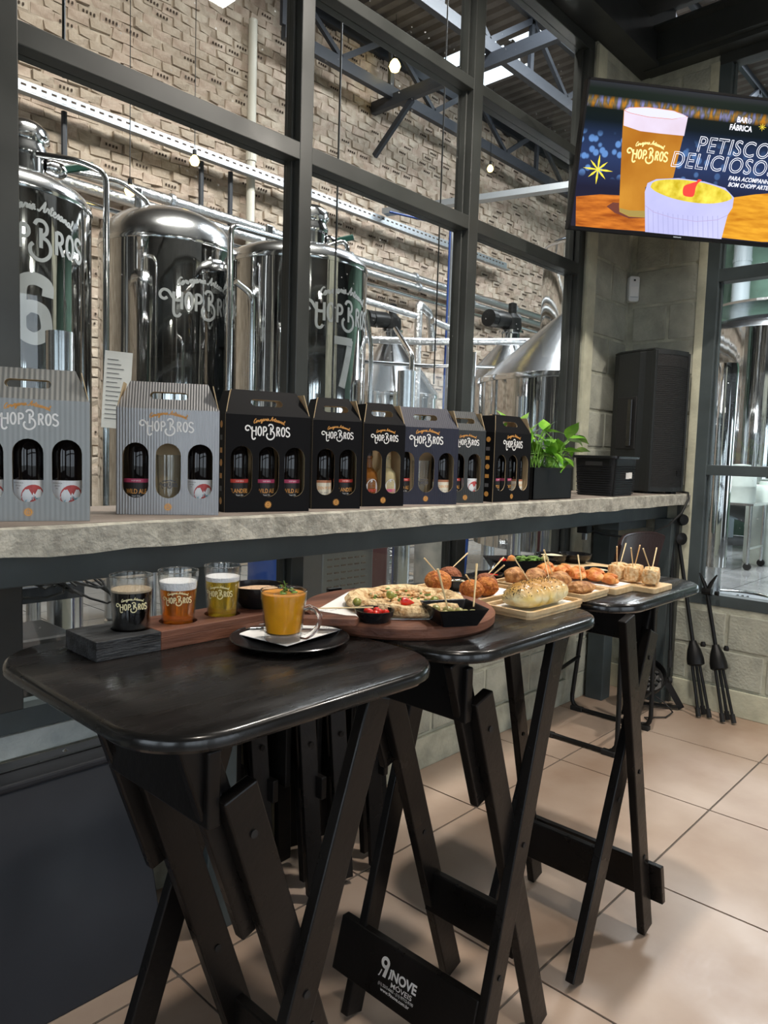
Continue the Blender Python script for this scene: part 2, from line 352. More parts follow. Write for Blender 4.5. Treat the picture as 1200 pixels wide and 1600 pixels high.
GL = dict(C=(.55, [[(.52,.82),(.34,1.0),(.1,.75),(.04,.32),(.22,.02),(.52,.15)]]), e=(.4, [[(0,.18),(.28,.34),(.2,.5),(.05,.34),(.1,.06),(.28,0),(.42,.14)]]),
          r=(.38, [[(0,.1),(.1,.5),(.18,.4),(.3,.44),(.28,.1),(.4,.12)]]), v=(.42, [[(0,.42),(.1,.05),(.2,.02),(.34,.45),(.44,.4)]]),
          j=(.3, [[(0,.12),(.2,.5),(.14,-.35),(-.04,-.45),(-.04,-.25),(.32,.12)], [(.24,.68),(.26,.7)]]), a=(.46, [[(.34,.42),(.12,.46),(.02,.16),(.16,0),(.33,.4),(.32,.06),(.46,.12)]]),
          i=(.28, [[(0,.12),(.14,.46),(.14,.05),(.28,.12)], [(.17,.66),(.19,.68)]]), A=(.72, [[(-.12,.16),(.06,-.02),(.3,.5),(.5,1.02),(.52,.5),(.52,.04),(.7,.12)], [(.16,.36),(.6,.42)]]),
          t=(.34, [[(.16,.85),(.12,.12),(.22,0),(.36,.12)], [(-.02,.6),(.34,.64)]]), s=(.36, [[(0,.1),(.22,.5),(.28,.14),(.1,0),(.38,.12)]]),
          n=(.5, [[(0,.1),(.08,.46),(.1,.05),(.24,.46),(.34,.4),(.34,.06),(.5,.12)]]), l=(.3, [[(0,.12),(.2,.85),(.12,1.0),(.08,.3),(.16,0),(.32,.12)]]))
def script(text, cx, cy, width, sag):
    tot = sum(GL[c][0] if c != ' ' else .3 for c in text); k = width/tot; out = []; x = 0
    for c in text:
        if c == ' ': x += .3; continue
        for st in GL[c][1]:
            P = []
            for u, v in (cr(st, 3) if len(st) > 2 else st):
                X = cx-width/2+(x+u+v*.25)*k; P.append((X, cy+v*k+sag*(1-((X-cx)/(width/2))**2)+.10*width*(X-cx)/width*0))
            out.append(P)
        x += GL[c][0]
    return out
NAME = script('Cervejaria Artesanal', 2.25, 1.22, 3.5, .38)
def ribbon(mb, lines, wd, fn, mi=0, eps=.0006):
    for P in lines:
        n = len(P); L_ = []; Rr = []
        for i in range(n):
            a = P[max(i-1, 0)]; b = P[min(i+1, n-1)]; dx, dy = b[0]-a[0], b[1]-a[1]; l = math.hypot(dx, dy) or 1
            nx, ny = -dy/l*wd/2, dx/l*wd/2
            L_.append(fn(P[i][0]+nx, P[i][1]+ny, eps)); Rr.append(fn(P[i][0]-nx, P[i][1]-ny, eps))
        mb.add(L_+Rr, [(i, i+1, n+i+1, n+i) for i in range(n-1)], mi)
_TX = {}
def text2d(s, bold=0, shear=0, ys=1):
    key = (s, bold, shear)
    if key not in _TX:
        cu = bpy.data.curves.new('t', 'FONT'); cu.body = s; cu.size = 1; cu.offset = bold; cu.shear = shear; cu.align_x = 'CENTER'; cu.resolution_u = 3
        o = bpy.data.objects.new('t', cu); C.objects.link(o)
        dg = bpy.context.evaluated_depsgraph_get(); me = bpy.data.meshes.new_from_object(o.evaluated_get(dg))
        _TX[key] = ([(v.co.x, v.co.y) for v in me.vertices], [tuple(p.vertices) for p in me.polygons])
        bpy.data.objects.remove(o); bpy.data.meshes.remove(me)
    return _TX[key]
def letters(mb, s, cx, cy, size, fn, mi=0, bold=0, shear=0, xs=1, eps=.0006):
    V, F = text2d(s, bold, shear)
    mb.add([fn(cx+x*size*xs, cy+y*size, eps) for x, y in V], F, mi)
def flat(o, ux, uy):
    o = Vector(o); ux = Vector(ux).normalized(); uy = Vector(uy).normalized(); n = ux.cross(uy)
    return lambda u, v, w: o+ux*u+uy*v+n*w
def cylmap(c, rad, a0, z0=0):           # u runs along the arc, seen from outside to the right
    c = Vector(c)
    def f(u, v, w):
        r = (rad(v+z0) if callable(rad) else rad)+w; a = a0+u/r
        return c+Vector((r*math.cos(a), r*math.sin(a), v+z0))
    return f
def logo(mb, fn, k, cx, cy, m_name, m_text, wt=.15):   # k = cap height
    f = lambda u, v, w: fn(cx+(u-2.13)*k, cy+v*k, w)
    ribbon(mb, LOGO, wt, f, m_text); ribbon(mb, NAME, wt*.5, f, m_name)
def disc(mb, cx, cy, r, fn, mi=0, eps=.0006, n=20, a0=0, a1=360):
    pts = [(cx, cy)]+[(cx+r*math.cos(R(a0+(a1-a0)*k/n)), cy+r*math.sin(R(a0+(a1-a0)*k/n))) for k in range(n+1)]
    mb.add([fn(x, y, eps) for x, y in pts], [(0, i, i+1) for i in range(1, n+1)], mi)
def patch(mb, x0, y0, x1, y1, fn, mi=0, eps=.0004, n=8):
    vs = []; fs = []
    for i in range(n+1):
        x = x0+(x1-x0)*i/n; vs += [fn(x, y0, eps), fn(x, y1, eps)]
        if i: fs.append((2*i-2, 2*i, 2*i+1, 2*i-1))
    mb.add(vs, fs, mi)

# ================================================================ the setting
W, B = 2.02, 4.29
# bar floor: grout bed and tiles of 0.67 m, laid in line with the walls
mb = MB().box((-4, -4, -.12), (B+.1, W+.08, -.004)); fl = struct('floor', mb, 'grout')
P = .6725; GX, GY = 3.029-6*P, .9515-5*P
tiles = []
for i in range(-1, 9):
    for j in range(0, 8):
        x0, y0 = GX+i*P, GY+j*P
        x1, y1 = min(x0+P, B), min(y0+P, W)
        if x1-x0 < .05 or y1-y0 < .05: continue
        if x0 > 2.6 and y0 < -2.0: continue
        mb = MB().prism(rr(x0+.004, y0+.004, x1-.004, y1-.004, .003, 1), -.01, .0)
        o = link('tile', mb, 'tile', fl); tiles.append(o)
# low wall under the windows, block by block
def block_wall(parent, along, fixed, a0, a1, z0, rows, pitch=.2125, L=.415, depth=.09, stag=0, out=-1, top=None, mt='block'):
    for r in range(rows):
        z = z0+r*pitch; a = a0-(L/2 if (r+stag) % 2 else 0)
        while a < a1-.02:
            s, e = max(a, a0)+.009, min(a+L, a1)-.009
            zt = z+pitch-.016 if top is None else min(z+pitch-.016, top)
            if e-s > .04 and zt-z > .03:
                j = random.uniform(-.002, .002)
                if along == 'x': b0, b1 = (s, fixed+j, z), (e, fixed+depth, zt)
                else: b0, b1 = (fixed+j, s, z), (fixed+depth, e, zt)
                link('concrete_block', MB().box(b0, b1), mt, parent, bevel=.006)
            a += L
mb = MB().box((-2.5, W+.006, 0), (3.75, W+.10, .62)); mb.box((3.75, 2.006, 0), (B+.1, 2.10, 3.66))
wl = struct('wall_left', mb, 'mortar')
block_wall(wl, 'x', W, -1.6, 3.75, .155, 3, top=.615)
block_wall(wl, 'x', 2.0, 3.845, B-.004, .155, 5, stag=1, top=1.15); block_wall(wl, 'x', 2.0, 3.845, B-.004, 1.267, 11, top=3.65)
link('plaster_strip', MB().box((3.746, 1.992, .62), (3.842, 2.008, 3.62)), 'plaster', wl)
link('render_band', MB().box((-2.5, W-.008, .555), (1.9, W+.004, .618)), 'blueplaster', wl)
mb = MB().box((B+.006, -4, 0), (B+.10, 2.006, .598)); mb.box((B+.006, 1.555, .598), (B+.10, 2.006, 3.66))
wb = struct('wall_back', mb, 'mortar')
block_wall(wb, 'y', B, -2.0, 1.98, .155, 3, stag=1, top=.592)
block_wall(wb, 'y', B, 1.556, 1.98, .60, 2, top=1.02); block_wall(wb, 'y', B, 1.556, 1.98, 1.267, 11, stag=1, top=3.65)
link('corner_render', MB().box((B-.003, 1.553, .60), (B+.01, 1.60, 3.6)), 'plaster', wb)
struct('baseboard_left', MB().box((-2.5, W-.016, 0), (B, W, .145)), 'mortar', 'low cement baseboard under the window wall', bevel=.004)
struct('baseboard_back', MB().box((B-.016, -4, 0), (B, 2.0, .145)), 'plaster', bevel=.004)

# steel window wall to the left (runs along x)
def window_x(n, x0, x1, z0=.62, zt=3.64, xm=(), zm=((2.405, 2.465), (3.0, 3.048)), Y0=W):
    f = MB(); o = struct('window_%d' % n, MB().box((x0, Y0, z0), (x1, Y0+.085, z0+.062)), 'frame_b')
    def bar(nm, a, b, m_='frame'): link(nm, MB().box(a, b), m_, o, bevel=.003)
    bar('top_rail', (x0, Y0, zt-.06), (x1, Y0+.085, zt))
    for a, b in zm: bar('transom', (x0, Y0, a), (x1, Y0+.085, b))
    edges = list(xm)
    for a, b in edges:
        bar('mullion', (a, Y0-.001, z0+.06), (b, Y0+.086, zt-.06)); bar('glazing_bead', (a-.012, Y0+.03, z0+.06), (a, Y0+.06, zt-.06)); bar('glazing_bead', (b, Y0+.03, z0+.06), (b+.012, Y0+.06, zt-.06))
    zs = [(z0+.062, zm[0][0])]+[(zm[i][1], zm[i+1][0] if i+1 < len(zm) else zt-.06) for i in range(len(zm))]
    for i in range(len(edges)-1):
        for za, zb in zs:
            g = MB().box((edges[i][1], Y0+.048, za), (edges[i+1][0], Y0+.052, zb)); link('glass_pane', g, 'pane', o)
    return o
w1 = window_x(1, -1.3, 3.75, xm=((-1.3, -1.23), (-.3, -.23), (.695, .772), (1.703, 1.762), (2.684, 2.755), (3.684, 3.748)))
tag(w1, 'tall dark steel window wall with the brewery behind it')
# window in the wall to the right (runs along y)
def window_y(n, X0, y0, y1, z0, zt, ym, zm):
    o = struct('window_%d' % n, MB().box((X0, y0, z0), (X0+.085, y1, z0+.062)), 'frame_b')
    def bar(nm, a, b, m_='frame_b'): link(nm, MB().box(a, b), m_, o, bevel=.003)
    bar('top_rail', (X0, y0, zt-.06), (X0+.085, y1, zt), 'frame')
    for a, b in zm: bar('transom', (X0, y0, a), (X0+.085, y1, b))
    for a, b in ym: bar('mullion', (X0-.001, a, z0+.06), (X0+.086, b, zt-.06)); bar('glazing_bead', (X0+.03, a-.012, z0+.06), (X0+.06, a, zt-.06))
    zs = [(z0+.062, zm[0][0])]+[(zm[i][1], zm[i+1][0] if i+1 < len(zm) else zt-.06) for i in range(len(zm))]
    for i in range(len(ym)-1):
        for za, zb in zs: link('glass_pane', MB().box((X0+.048, ym[i+1][1], za), (X0+.052, ym[i][0], zb)), 'pane', o)
    return o
w2 = window_y(2, B, -3.6, 1.555, .60, 3.64, ((1.487, 1.556), (.2, .27), (-1.0, -.93), (-2.2, -2.13)), ((1.336, 1.394), (2.408, 2.478)))
tag(w2, 'dark steel window in the wall to the right of the loudspeaker')
# roof steel over the bar
t = struct('trim_1', MB().box((-3, 1.86, 3.64), (B+.1, 2.12, 4.02)), 'beamdark', 'black steel beam above the window wall')
t = struct('trim_2', MB().box((4.16, -4, 3.66), (B+.1, 1.95, 3.80)), 'frame', 'dark steel beam over the right-hand wall'); link('flange', MB().box((4.10, -4, 3.80), (4.30, 1.95, 3.815)), 'frame', t)
link('cornice_lip', MB().box((4.20, -4, 3.635), (4.30, 1.95, 3.66)), 'frame', t)
t = struct('trim_3', MB().box((3.9, -4, 3.86), (4.02, 1.88, 4.02)), 'frame', 'upper dark steel beam across the bar ceiling'); link('flange', MB().box((3.86, -4, 3.845), (4.06, 1.88, 3.86)), 'beamdark', t)
struct('ceiling', MB().box((-4, -4.2, 4.02), (B+.1, 2.12, 4.08)), 'beamdark')

# the rest of the bar, behind and beside the viewer, open to daylight
struct('wall_front', MB().box((-4, -4.2, 0), (B+.1, -4, .25)).box((-4, -4.2, 3.0), (B+.1, -4, 4.02)).box((-4, -4.2, .25), (-3.4, -4, 3.0)).box((-.35, -4.2, .25), (.35, -4, 3.0)).box((3.5, -4.2, .25), (B+.1, -4, 3.0)), 'barwall')
struct('wall_right', MB().box((-4.2, -4.2, 0), (-4, 2.1, .8)).box((-4.2, -4.2, 2.9), (-4, 2.1, 4.02)).box((-4.2, -4.2, .8), (-4, -3, 2.9)).box((-4.2, -1.2, .8), (-4, -.6, 2.9)).box((-4.2, 1.2, .8), (-4, 2.1, 2.9)), 'barwall')
struct('wall_upper', MB().box((-4.2, 2.04, 4.09), (B+.1, 2.14, 7.1)).box((B, -6, 4.09), (B+.1, 2.04, 7.1)), 'wallgrey', 'dark wall closing the brewery hall above the bar roof')
struct('wall_brewery_front', MB().box((B, -6.2, 0), (10.5, -6, 7.1)).box((10.5, -6.2, 3.2), (13.5, -6, 7.1)).box((13.5, -6.2, 0), (15.6, -6, 7.1)), 'wallgrey', 'dark end wall of the brewery hall')
struct('wall_left.001', MB().box((-4, 2.04, 0), (-1.3, 2.12, 4.02)), 'black')
wf_ = struct('window_3', MB().box((-3.4, -4.15, .25), (-.35, -4.05, .31)).box((.35, -4.15, .25), (3.5, -4.05, .31)), 'frame')
for x_ in (-3.4, -2.55, -1.75, -.95, .35, 1.1, 1.9, 2.7, 3.35): link('mullion', MB().box((x_, -4.16, .31), (x_+.15, -4.04, 3.0)), 'frame', wf_)  # bars added behind the viewer to break up the tank reflections
for a_, b_ in ((-3.4, -.35), (.35, 3.5)): link('transom', MB().box((a_, -4.14, 2.1), (b_, -4.06, 2.2)), 'frame', wf_)
# concrete ledge, its steel beam and its posts
sh = MB(); n = 60
x0, x1, y0, y1, z0, z1 = -1.3, B-.006, 1.56, 2.006, 1.163, 1.226
rnd = random.Random(3); top = []; bot = []
for i in range(n+1):
    x = x0+(x1-x0)*i/n; top.append((x, y0+rnd.uniform(-.003, .004), z1-.004+rnd.uniform(-.003, .002))); bot.append((x, y0+rnd.uniform(-.002, .005), z0+rnd.uniform(-.003, .004)))
vs = []
for i in range(n+1):
    x = top[i][0]; vs += [top[i], bot[i], (x, y1, z0), (x, y1, z1), (x, y0+.012, z1)]
fs = []
for i in range(n):
    a, b = i*5, i*5+5
    for k in range(5): fs.append((a+k, b+k, b+(k+1) % 5, a+(k+1) % 5))
fs += [(0, 1, 2, 3, 4), tuple(n*5+k for k in (4, 3, 2, 1, 0))]
sh.add(vs, fs); led = struct('trim_4', sh, 'concrete', 'rough concrete ledge running along the window wall')
link('smooth_top', MB().box((x0, y0+.02, z1), (x1, y1, z1+.0015)), 'slabtop', led)
bm_ = struct('trim_5', MB().box((-1.3, 1.69, 1.078), (4.285, 1.76, 1.160)), 'frame_b', 'grey steel beam under the concrete ledge', bevel=.003)
for a in ((1.148, 1.70, 0), (4.18, 1.62, 0)):
    link('post', MB().box(a, (a[0]+.097, a[1]+.10, 1.078)), 'frame_b', bm_, bevel=.004)
link('post', MB().box((3.955, 1.88, 0), (4.06, 1.985, 1.16)), 'frame_b', bm_, bevel=.004)
link('bracket', MB().box((3.80, 1.76, 1.02), (4.16, 1.88, 1.078)), 'frame_b', bm_, bevel=.003)
link('side_post', MB().box((4.245, 1.60, .0), (4.285, 1.62, 1.16)), 'frame', bm_)

# ================================================================ brewery shell behind the glass
bf = struct('floor.001', MB().box((-3, 2.125, -.10), (15.4, 7.3, -.006)).box((B+.10, -6, -.10), (15.4, 2.125, -.006)), 'bgrout', 'grey tiled brewery floor')
p = .5
for i in range(-9, 23):
    for j in range(-6, 10):
        x, y = B+.12+(i-5)*p, 2.15+j*p
        if x+p > 15.3: continue
        if x < B+.1 and y < 2.12: continue
        if y < 2.1 and (x-B) < 0: continue
        if math.hypot(x, y) > 15 : continue
        link('tile', MB().prism([(x+.005, y+.005), (x+p-.005, y+.005), (x+p-.005, y+p-.005), (x+.005, y+p-.005)], -.008, 0), 'btile', bf)
struct('ground', MB().box((-40, -40, -.35), (60, 40, -.13)), 'ground')
# brick wall
BW = 7.2
bw = struct('wall_brewery_back', MB().box((-3, BW+.03, 0), (15.4, BW+.3, 6.78)), 'brickmortar', 'old hollow brick wall of the brewery')
var = []
for k in range(8):
    rnd = random.Random(50+k); b = MB(); L, Hh = .205, .082
    dx = lambda: rnd.uniform(-.013, .013)
    vs = [(-L/2+dx(), dx()*1.5, dx()), (L/2+dx(), dx()*1.5, dx()), (L/2, .05, 0), (-L/2, .05, 0), (-L/2+dx(), dx()*1.5, Hh+dx()), (L/2+dx(), dx()*1.5, Hh+dx()), (L/2, .05, Hh), (-L/2, .05, Hh)]
    b.add(vs, [(0,3,2,1),(4,5,6,7),(0,1,5,4),(1,2,6,5),(2,3,7,6),(3,0,4,7)], k % 2)
    if k >= 5:
        for q in range(4): b.box((-.062+q*.036, -.012, .030), (-.048+q*.036, .0, .052), 2)
    var.append(b)
meshes = []
for k, b in enumerate(var):
    o = link('brick', b, ['brick', 'brick2', 'hole'], bw); o.location = (0, BW+.02, -5); meshes.append(o.data); bpy.data.objects.remove(o)
spots = []
rnd = random.Random(11); row = 0; z = 1.1
while z < 6.72:
    x = 2.2+(.107 if row % 2 else 0)
    while x < 13.6:
        k = rnd.randrange(5) if rnd.random() < .80 else 5+rnd.randrange(3)
        spots.append((x, z+rnd.uniform(-.006, .006), k, rnd.uniform(-.016, .008), rnd.uniform(-.03, .03))); x += .222
    z += .098; row += 1
def seen(s):
    d = Vector((s[0], BW, s[1]-EYE)); dp = d.dot(FW); px, py = 600+FPX*d.dot(RT)/dp, 800-FPX*d.dot(UP)/dp
    return 30 < px < 900 and py > 5 and s[1] > 3.3
near = sorted([s for s in spots if seen(s)], key=lambda s: s[0]**2+(s[1]-EYE)**2)[:300]; ns = set(id(s) for s in near)
for x, z, k, dy, a in near:
    o = bpy.data.objects.new('brick', meshes[k]); C.objects.link(o); o.parent = bw; o.location = (x, BW+.02+dy, z); o.rotation_euler = (0, a, 0)
rest = MB()
for s in spots:
    if id(s) in ns: continue
    x, z, k, dy, a = s; rest.v += [v+Vector((x, BW+.02+dy, z)) for v in var[k].v]; n0 = len(rest.v)-len(var[k].v)
    rest.f += [tuple(i+n0 for i in f) for f in var[k].f]; rest.m += var[k].m
o = link('bricks_beyond', rest, ['brick', 'brick2', 'hole'], bw); o['kind'] = 'stuff'
link('wall_plate', MB().box((-3, BW-.05, 6.74), (15.4, BW+.3, 7.06)), 'truss', bw)  # added dark band: shadow at the wall top as colour, also closes the roof gap
struct('wall_brewery_left', MB().box((-3.2, 2.1, 0), (-3, 7.4, 7.0)), 'wallgrey')
wbl = bpy.data.objects['wall_brewery_left']
for k in range(7): link('reflection_strip', MB().box((-3.0, 2.5+k*.66, 0), (-2.8, 2.62+k*.66+.05*(k % 3), 6.9)), ('pvc', 'black', 'galv')[k % 3], wbl)  # unseen light and dark uprights, added to streak the tank reflections
struct('wall_brewery_far', MB().box((15.4, -6, 0), (15.6, 7.4, 1.0)).box((15.4, -6, 3.4), (15.6, 7.4, 7.0)).box((15.4, -6, 1.0), (15.6, -1.5, 3.4)).box((15.4, 5.2, 1.0), (15.6, 7.4, 3.4)), 'greenwall', 'pale green far wall of the brewery with an open bay')
# corrugated roof with open skylights
RZ = 7.0
holes = [(8.5, 9.35, 6.1, 6.95), (8.62, 9.05, 5.42, 5.92), (8.9, 9.35, 4.85, 5.4), (5.8, 8.2, 2.9, 4.3), (1.3, 3.9, 2.6, 3.6), (9.9, 12.0, 1.6, 3.2)]  # last three openings sit over the added daylight lamps, out of view
rf = MB(); x = -3.0
prof = [(0, 0), (.06, 0), (.09, .05), (.15, .05), (.18, 0), (.2, 0)]
while x < 15.4:
    cuts = sorted([(h[2], h[3]) for h in holes if h[0] < x+.1 < h[1]]); y = -6 if x > B+.1 else 2.1; segs = []
    for a, b in cuts:
        if a > y: segs.append((y, a))
        y = max(y, b)
    segs.append((y, 7.5))
    for a, b in segs:
        vs = [(x+u, a, RZ+v) for u, v in prof]+[(x+u, b, RZ+v) for u, v in prof]; n = len(prof)
        rf.add(vs, [(i, i+1, n+i+1, n+i) for i in range(n-1)])
    x += .2
struct('ceiling.001', rf, 'roofsheet', 'corrugated brewery roof with bright skylights')
# roof trusses along x, with cross members
def truss(y, z, x0, x1, perf=True):
    o = struct('trim_6', MB().box((x0, y-.04, z), (x1, y+.04, z+.14)), 'truss')
    o.name = 'trim_%d' % truss.n; truss.n += 1
    link('top_chord', MB().box((x0, y-.03, z+.75), (x1, y+.03, z+.85)), 'truss', o)
    x = x0; k = 0
    while x+.9 <= x1:
        link('web_bar', MB().beam((x, y, z+.14), (x+.9, y, z+.75) if k % 2 else (x+.001, y, z+.75), .07, .05), 'truss', o)
        if k % 2 == 0: link('web_bar', MB().beam((x+.9, y, z+.14), (x, y, z+.75), .06, .05), 'truss', o)
        x += .9; k += 1
truss.n = 6
truss(5.3, 6.1, 4.6, 13.5); truss(3.7, 6.1, 4.6, 13.5); truss(6.85, 6.05, 5.5, 13.5)
rb = struct('trim_9', MB().box((7.3, 2.3, 5.95), (7.38, 7.2, 6.1)), 'truss', 'cross beam under the brewery roof')
link('brace', MB().beam((7.34, 7.15, 5.4), (7.34, 6.5, 5.95), .07, .05, (1, 0, 0)), 'truss', rb)

# cable trays and pipes on the wall
def tray(name, label, a, b, wd=.12, side=(0, 1, 0)):
    r = root(name, a, label, 'cable tray', None)
    a = Vector(a); b = Vector(b); L = (b-a).length; d = (b-a).normalized()
    link('tray_face', MB().beam(a, b, wd, .02, side), 'galv', r)
    sl = MB(); u = d.cross(Vector(side)).normalized(); n = int(L/.09)
    for i in range(n):
        for q in (-.03, .025):
            c = a+d*(i*.09+.03)+u*q-Vector(side)*.011; sl.beam(c, c+d*.045, .018, .002, side)
    s = link('slot_rows', sl, 'hole', r); s['kind'] = 'stuff'
    link('tray_lip', MB().beam(a-Vector(side)*.04+u*(-wd/2), b-Vector(side)*.04+u*(-wd/2), .012, .08, side), 'galv', r)
tray('cable_tray', 'long perforated metal cable tray fixed high along the brick wall', (.6, 7.02, 4.54), (10.4, 7.02, 4.54))
r = root('cable_tray', (7.4, 7.0, 4.6), 'perforated metal tray bridging from brick wall toward the windows', 'cable tray')
a, b = Vector((7.4, 6.98, 4.62)), Vector((8.5, 2.9, 4.62))
link('tray_face', MB().beam(a, b, .02, .13, (1, 0, 0)), 'galv', r)
link('tray_lip', MB().beam(a+Vector((-.06, 0, .03)), b+Vector((-.06, 0, .03)), .07, .008, (1, 0, 0)), 'galv', r)
link('tray_lip', MB().beam(a+Vector((.06, 0, .03)), b+Vector((.06, 0, .03)), .07, .008, (1, 0, 0)), 'galv', r)
for k, (zz, rad, yy) in enumerate(((3.98, .055, 7.02), (3.83, .05, 6.95), (3.72, .03, 7.05))):
    o = link('wall_pipe', MB().tube([(1.0+i*.7, yy, zz-.006*i) for i in range(17)], rad, 10), ('insul', 'insul', 'pipe')[k], smooth=True)
    tag(o, ('upper foil-wrapped pipe running along the brick wall', 'lower foil-wrapped pipe running along the brick wall', 'thin bare steel pipe under the foil-wrapped wall pipes')[k], 'pipe')
    if k < 2:
        for i in range(8): link('pipe_clamp', MB().lathe([(rad+.012, -.02), (rad+.012, .02)], (1.6+i*1.3, yy, zz-.01*i), 12, ax=(1, 0, 0)), 'galv', o)
for k, (xx, lb) in enumerate(((3.13, 'dark vertical conduit high on the brick wall at far left'), (4.62, 'dark vertical conduit beside the white drain pipe'), (5.0, 'second thin dark conduit close by the white drain pipe'))):
    tag(link('conduit', MB().tube([(xx, 7.12, 2.2), (xx, 7.12, 4.5)], .028, 8), 'truss'), lb, 'conduit')
dp = link('drain_pipe', MB().tube([(5.28, 7.12, .5), (5.28, 7.12, 6.25)], .05, 12), 'pvc', smooth=True); tag(dp, 'pale vertical drain pipe up the brick wall', 'pipe')
link('pipe_collar', MB().lathe([(.062, 0), (.062, .1)], (5.28, 7.12, 4.7), 14), 'pvc', dp)
for k, (x, y, za, zb, lb) in enumerate(((1.12, 2.55, 2.62, 4.6, 'thin black hanging wire seen through the left panes'), (2.75, 2.95, 1.6, 5.2, 'thin black hanging wire seen through the middle panes'), (4.05, 3.3, 1.9, 5.6, 'thin black hanging wire seen through the right panes'))):
    tag(link('hanging_wire', MB().tube([(x, y, za), (x+.01, y, zb)], .0055, 6), 'cable'), lb, 'wire')
def bulb(p, r, lb, k=8):
    rt_ = root('pendant_bulb', p, lb, 'lamp')
    g = MB().lathe([(0.0001, -r), (r*.7, -r*.7), (r, 0), (r*.8, r*.6), (r*.35, r*1.2)], p, 14); link('bulb', g, emis('bulb_glow', (1, .72, .22), k), rt_, smooth=True)
    link('socket', MB().lathe([(r*.4, r*1.1), (r*.4, r*2.2)], p, 10), 'blackplastic', rt_)
    link('cord', MB().tube([Vector(p)+Vector((0, 0, r*2.1)), Vector((p[0], p[1], 7.0))], .004, 5), 'cable', rt_)
def yplane(px, py, Y):
    d = FW + RT*(px-600)/FPX - UP*(py-800)/FPX; t = Y/d.y
    return Vector((d.x*t, Y, EYE+d.z*t))
bulb(yplane(617, 104, 6.7), .075, 'glowing round bulb under the roof truss in upper middle pane', 9)
bulb(yplane(304, 252, 6.7), .05, 'small glowing bulb just below the long cable tray', 6)  # lamp reflection in the pane, built as a glowing bulb
bulb(yplane(203, 299, 6.6), .05, 'small glowing bulb low on the brick wall above the domed tank', 6)  # another pane reflection, modelled as a glowing bulb on a cord
bulb(yplane(766, 264, 6.8), .05, 'small glowing bulb on the brick wall in upper right pane', 6)

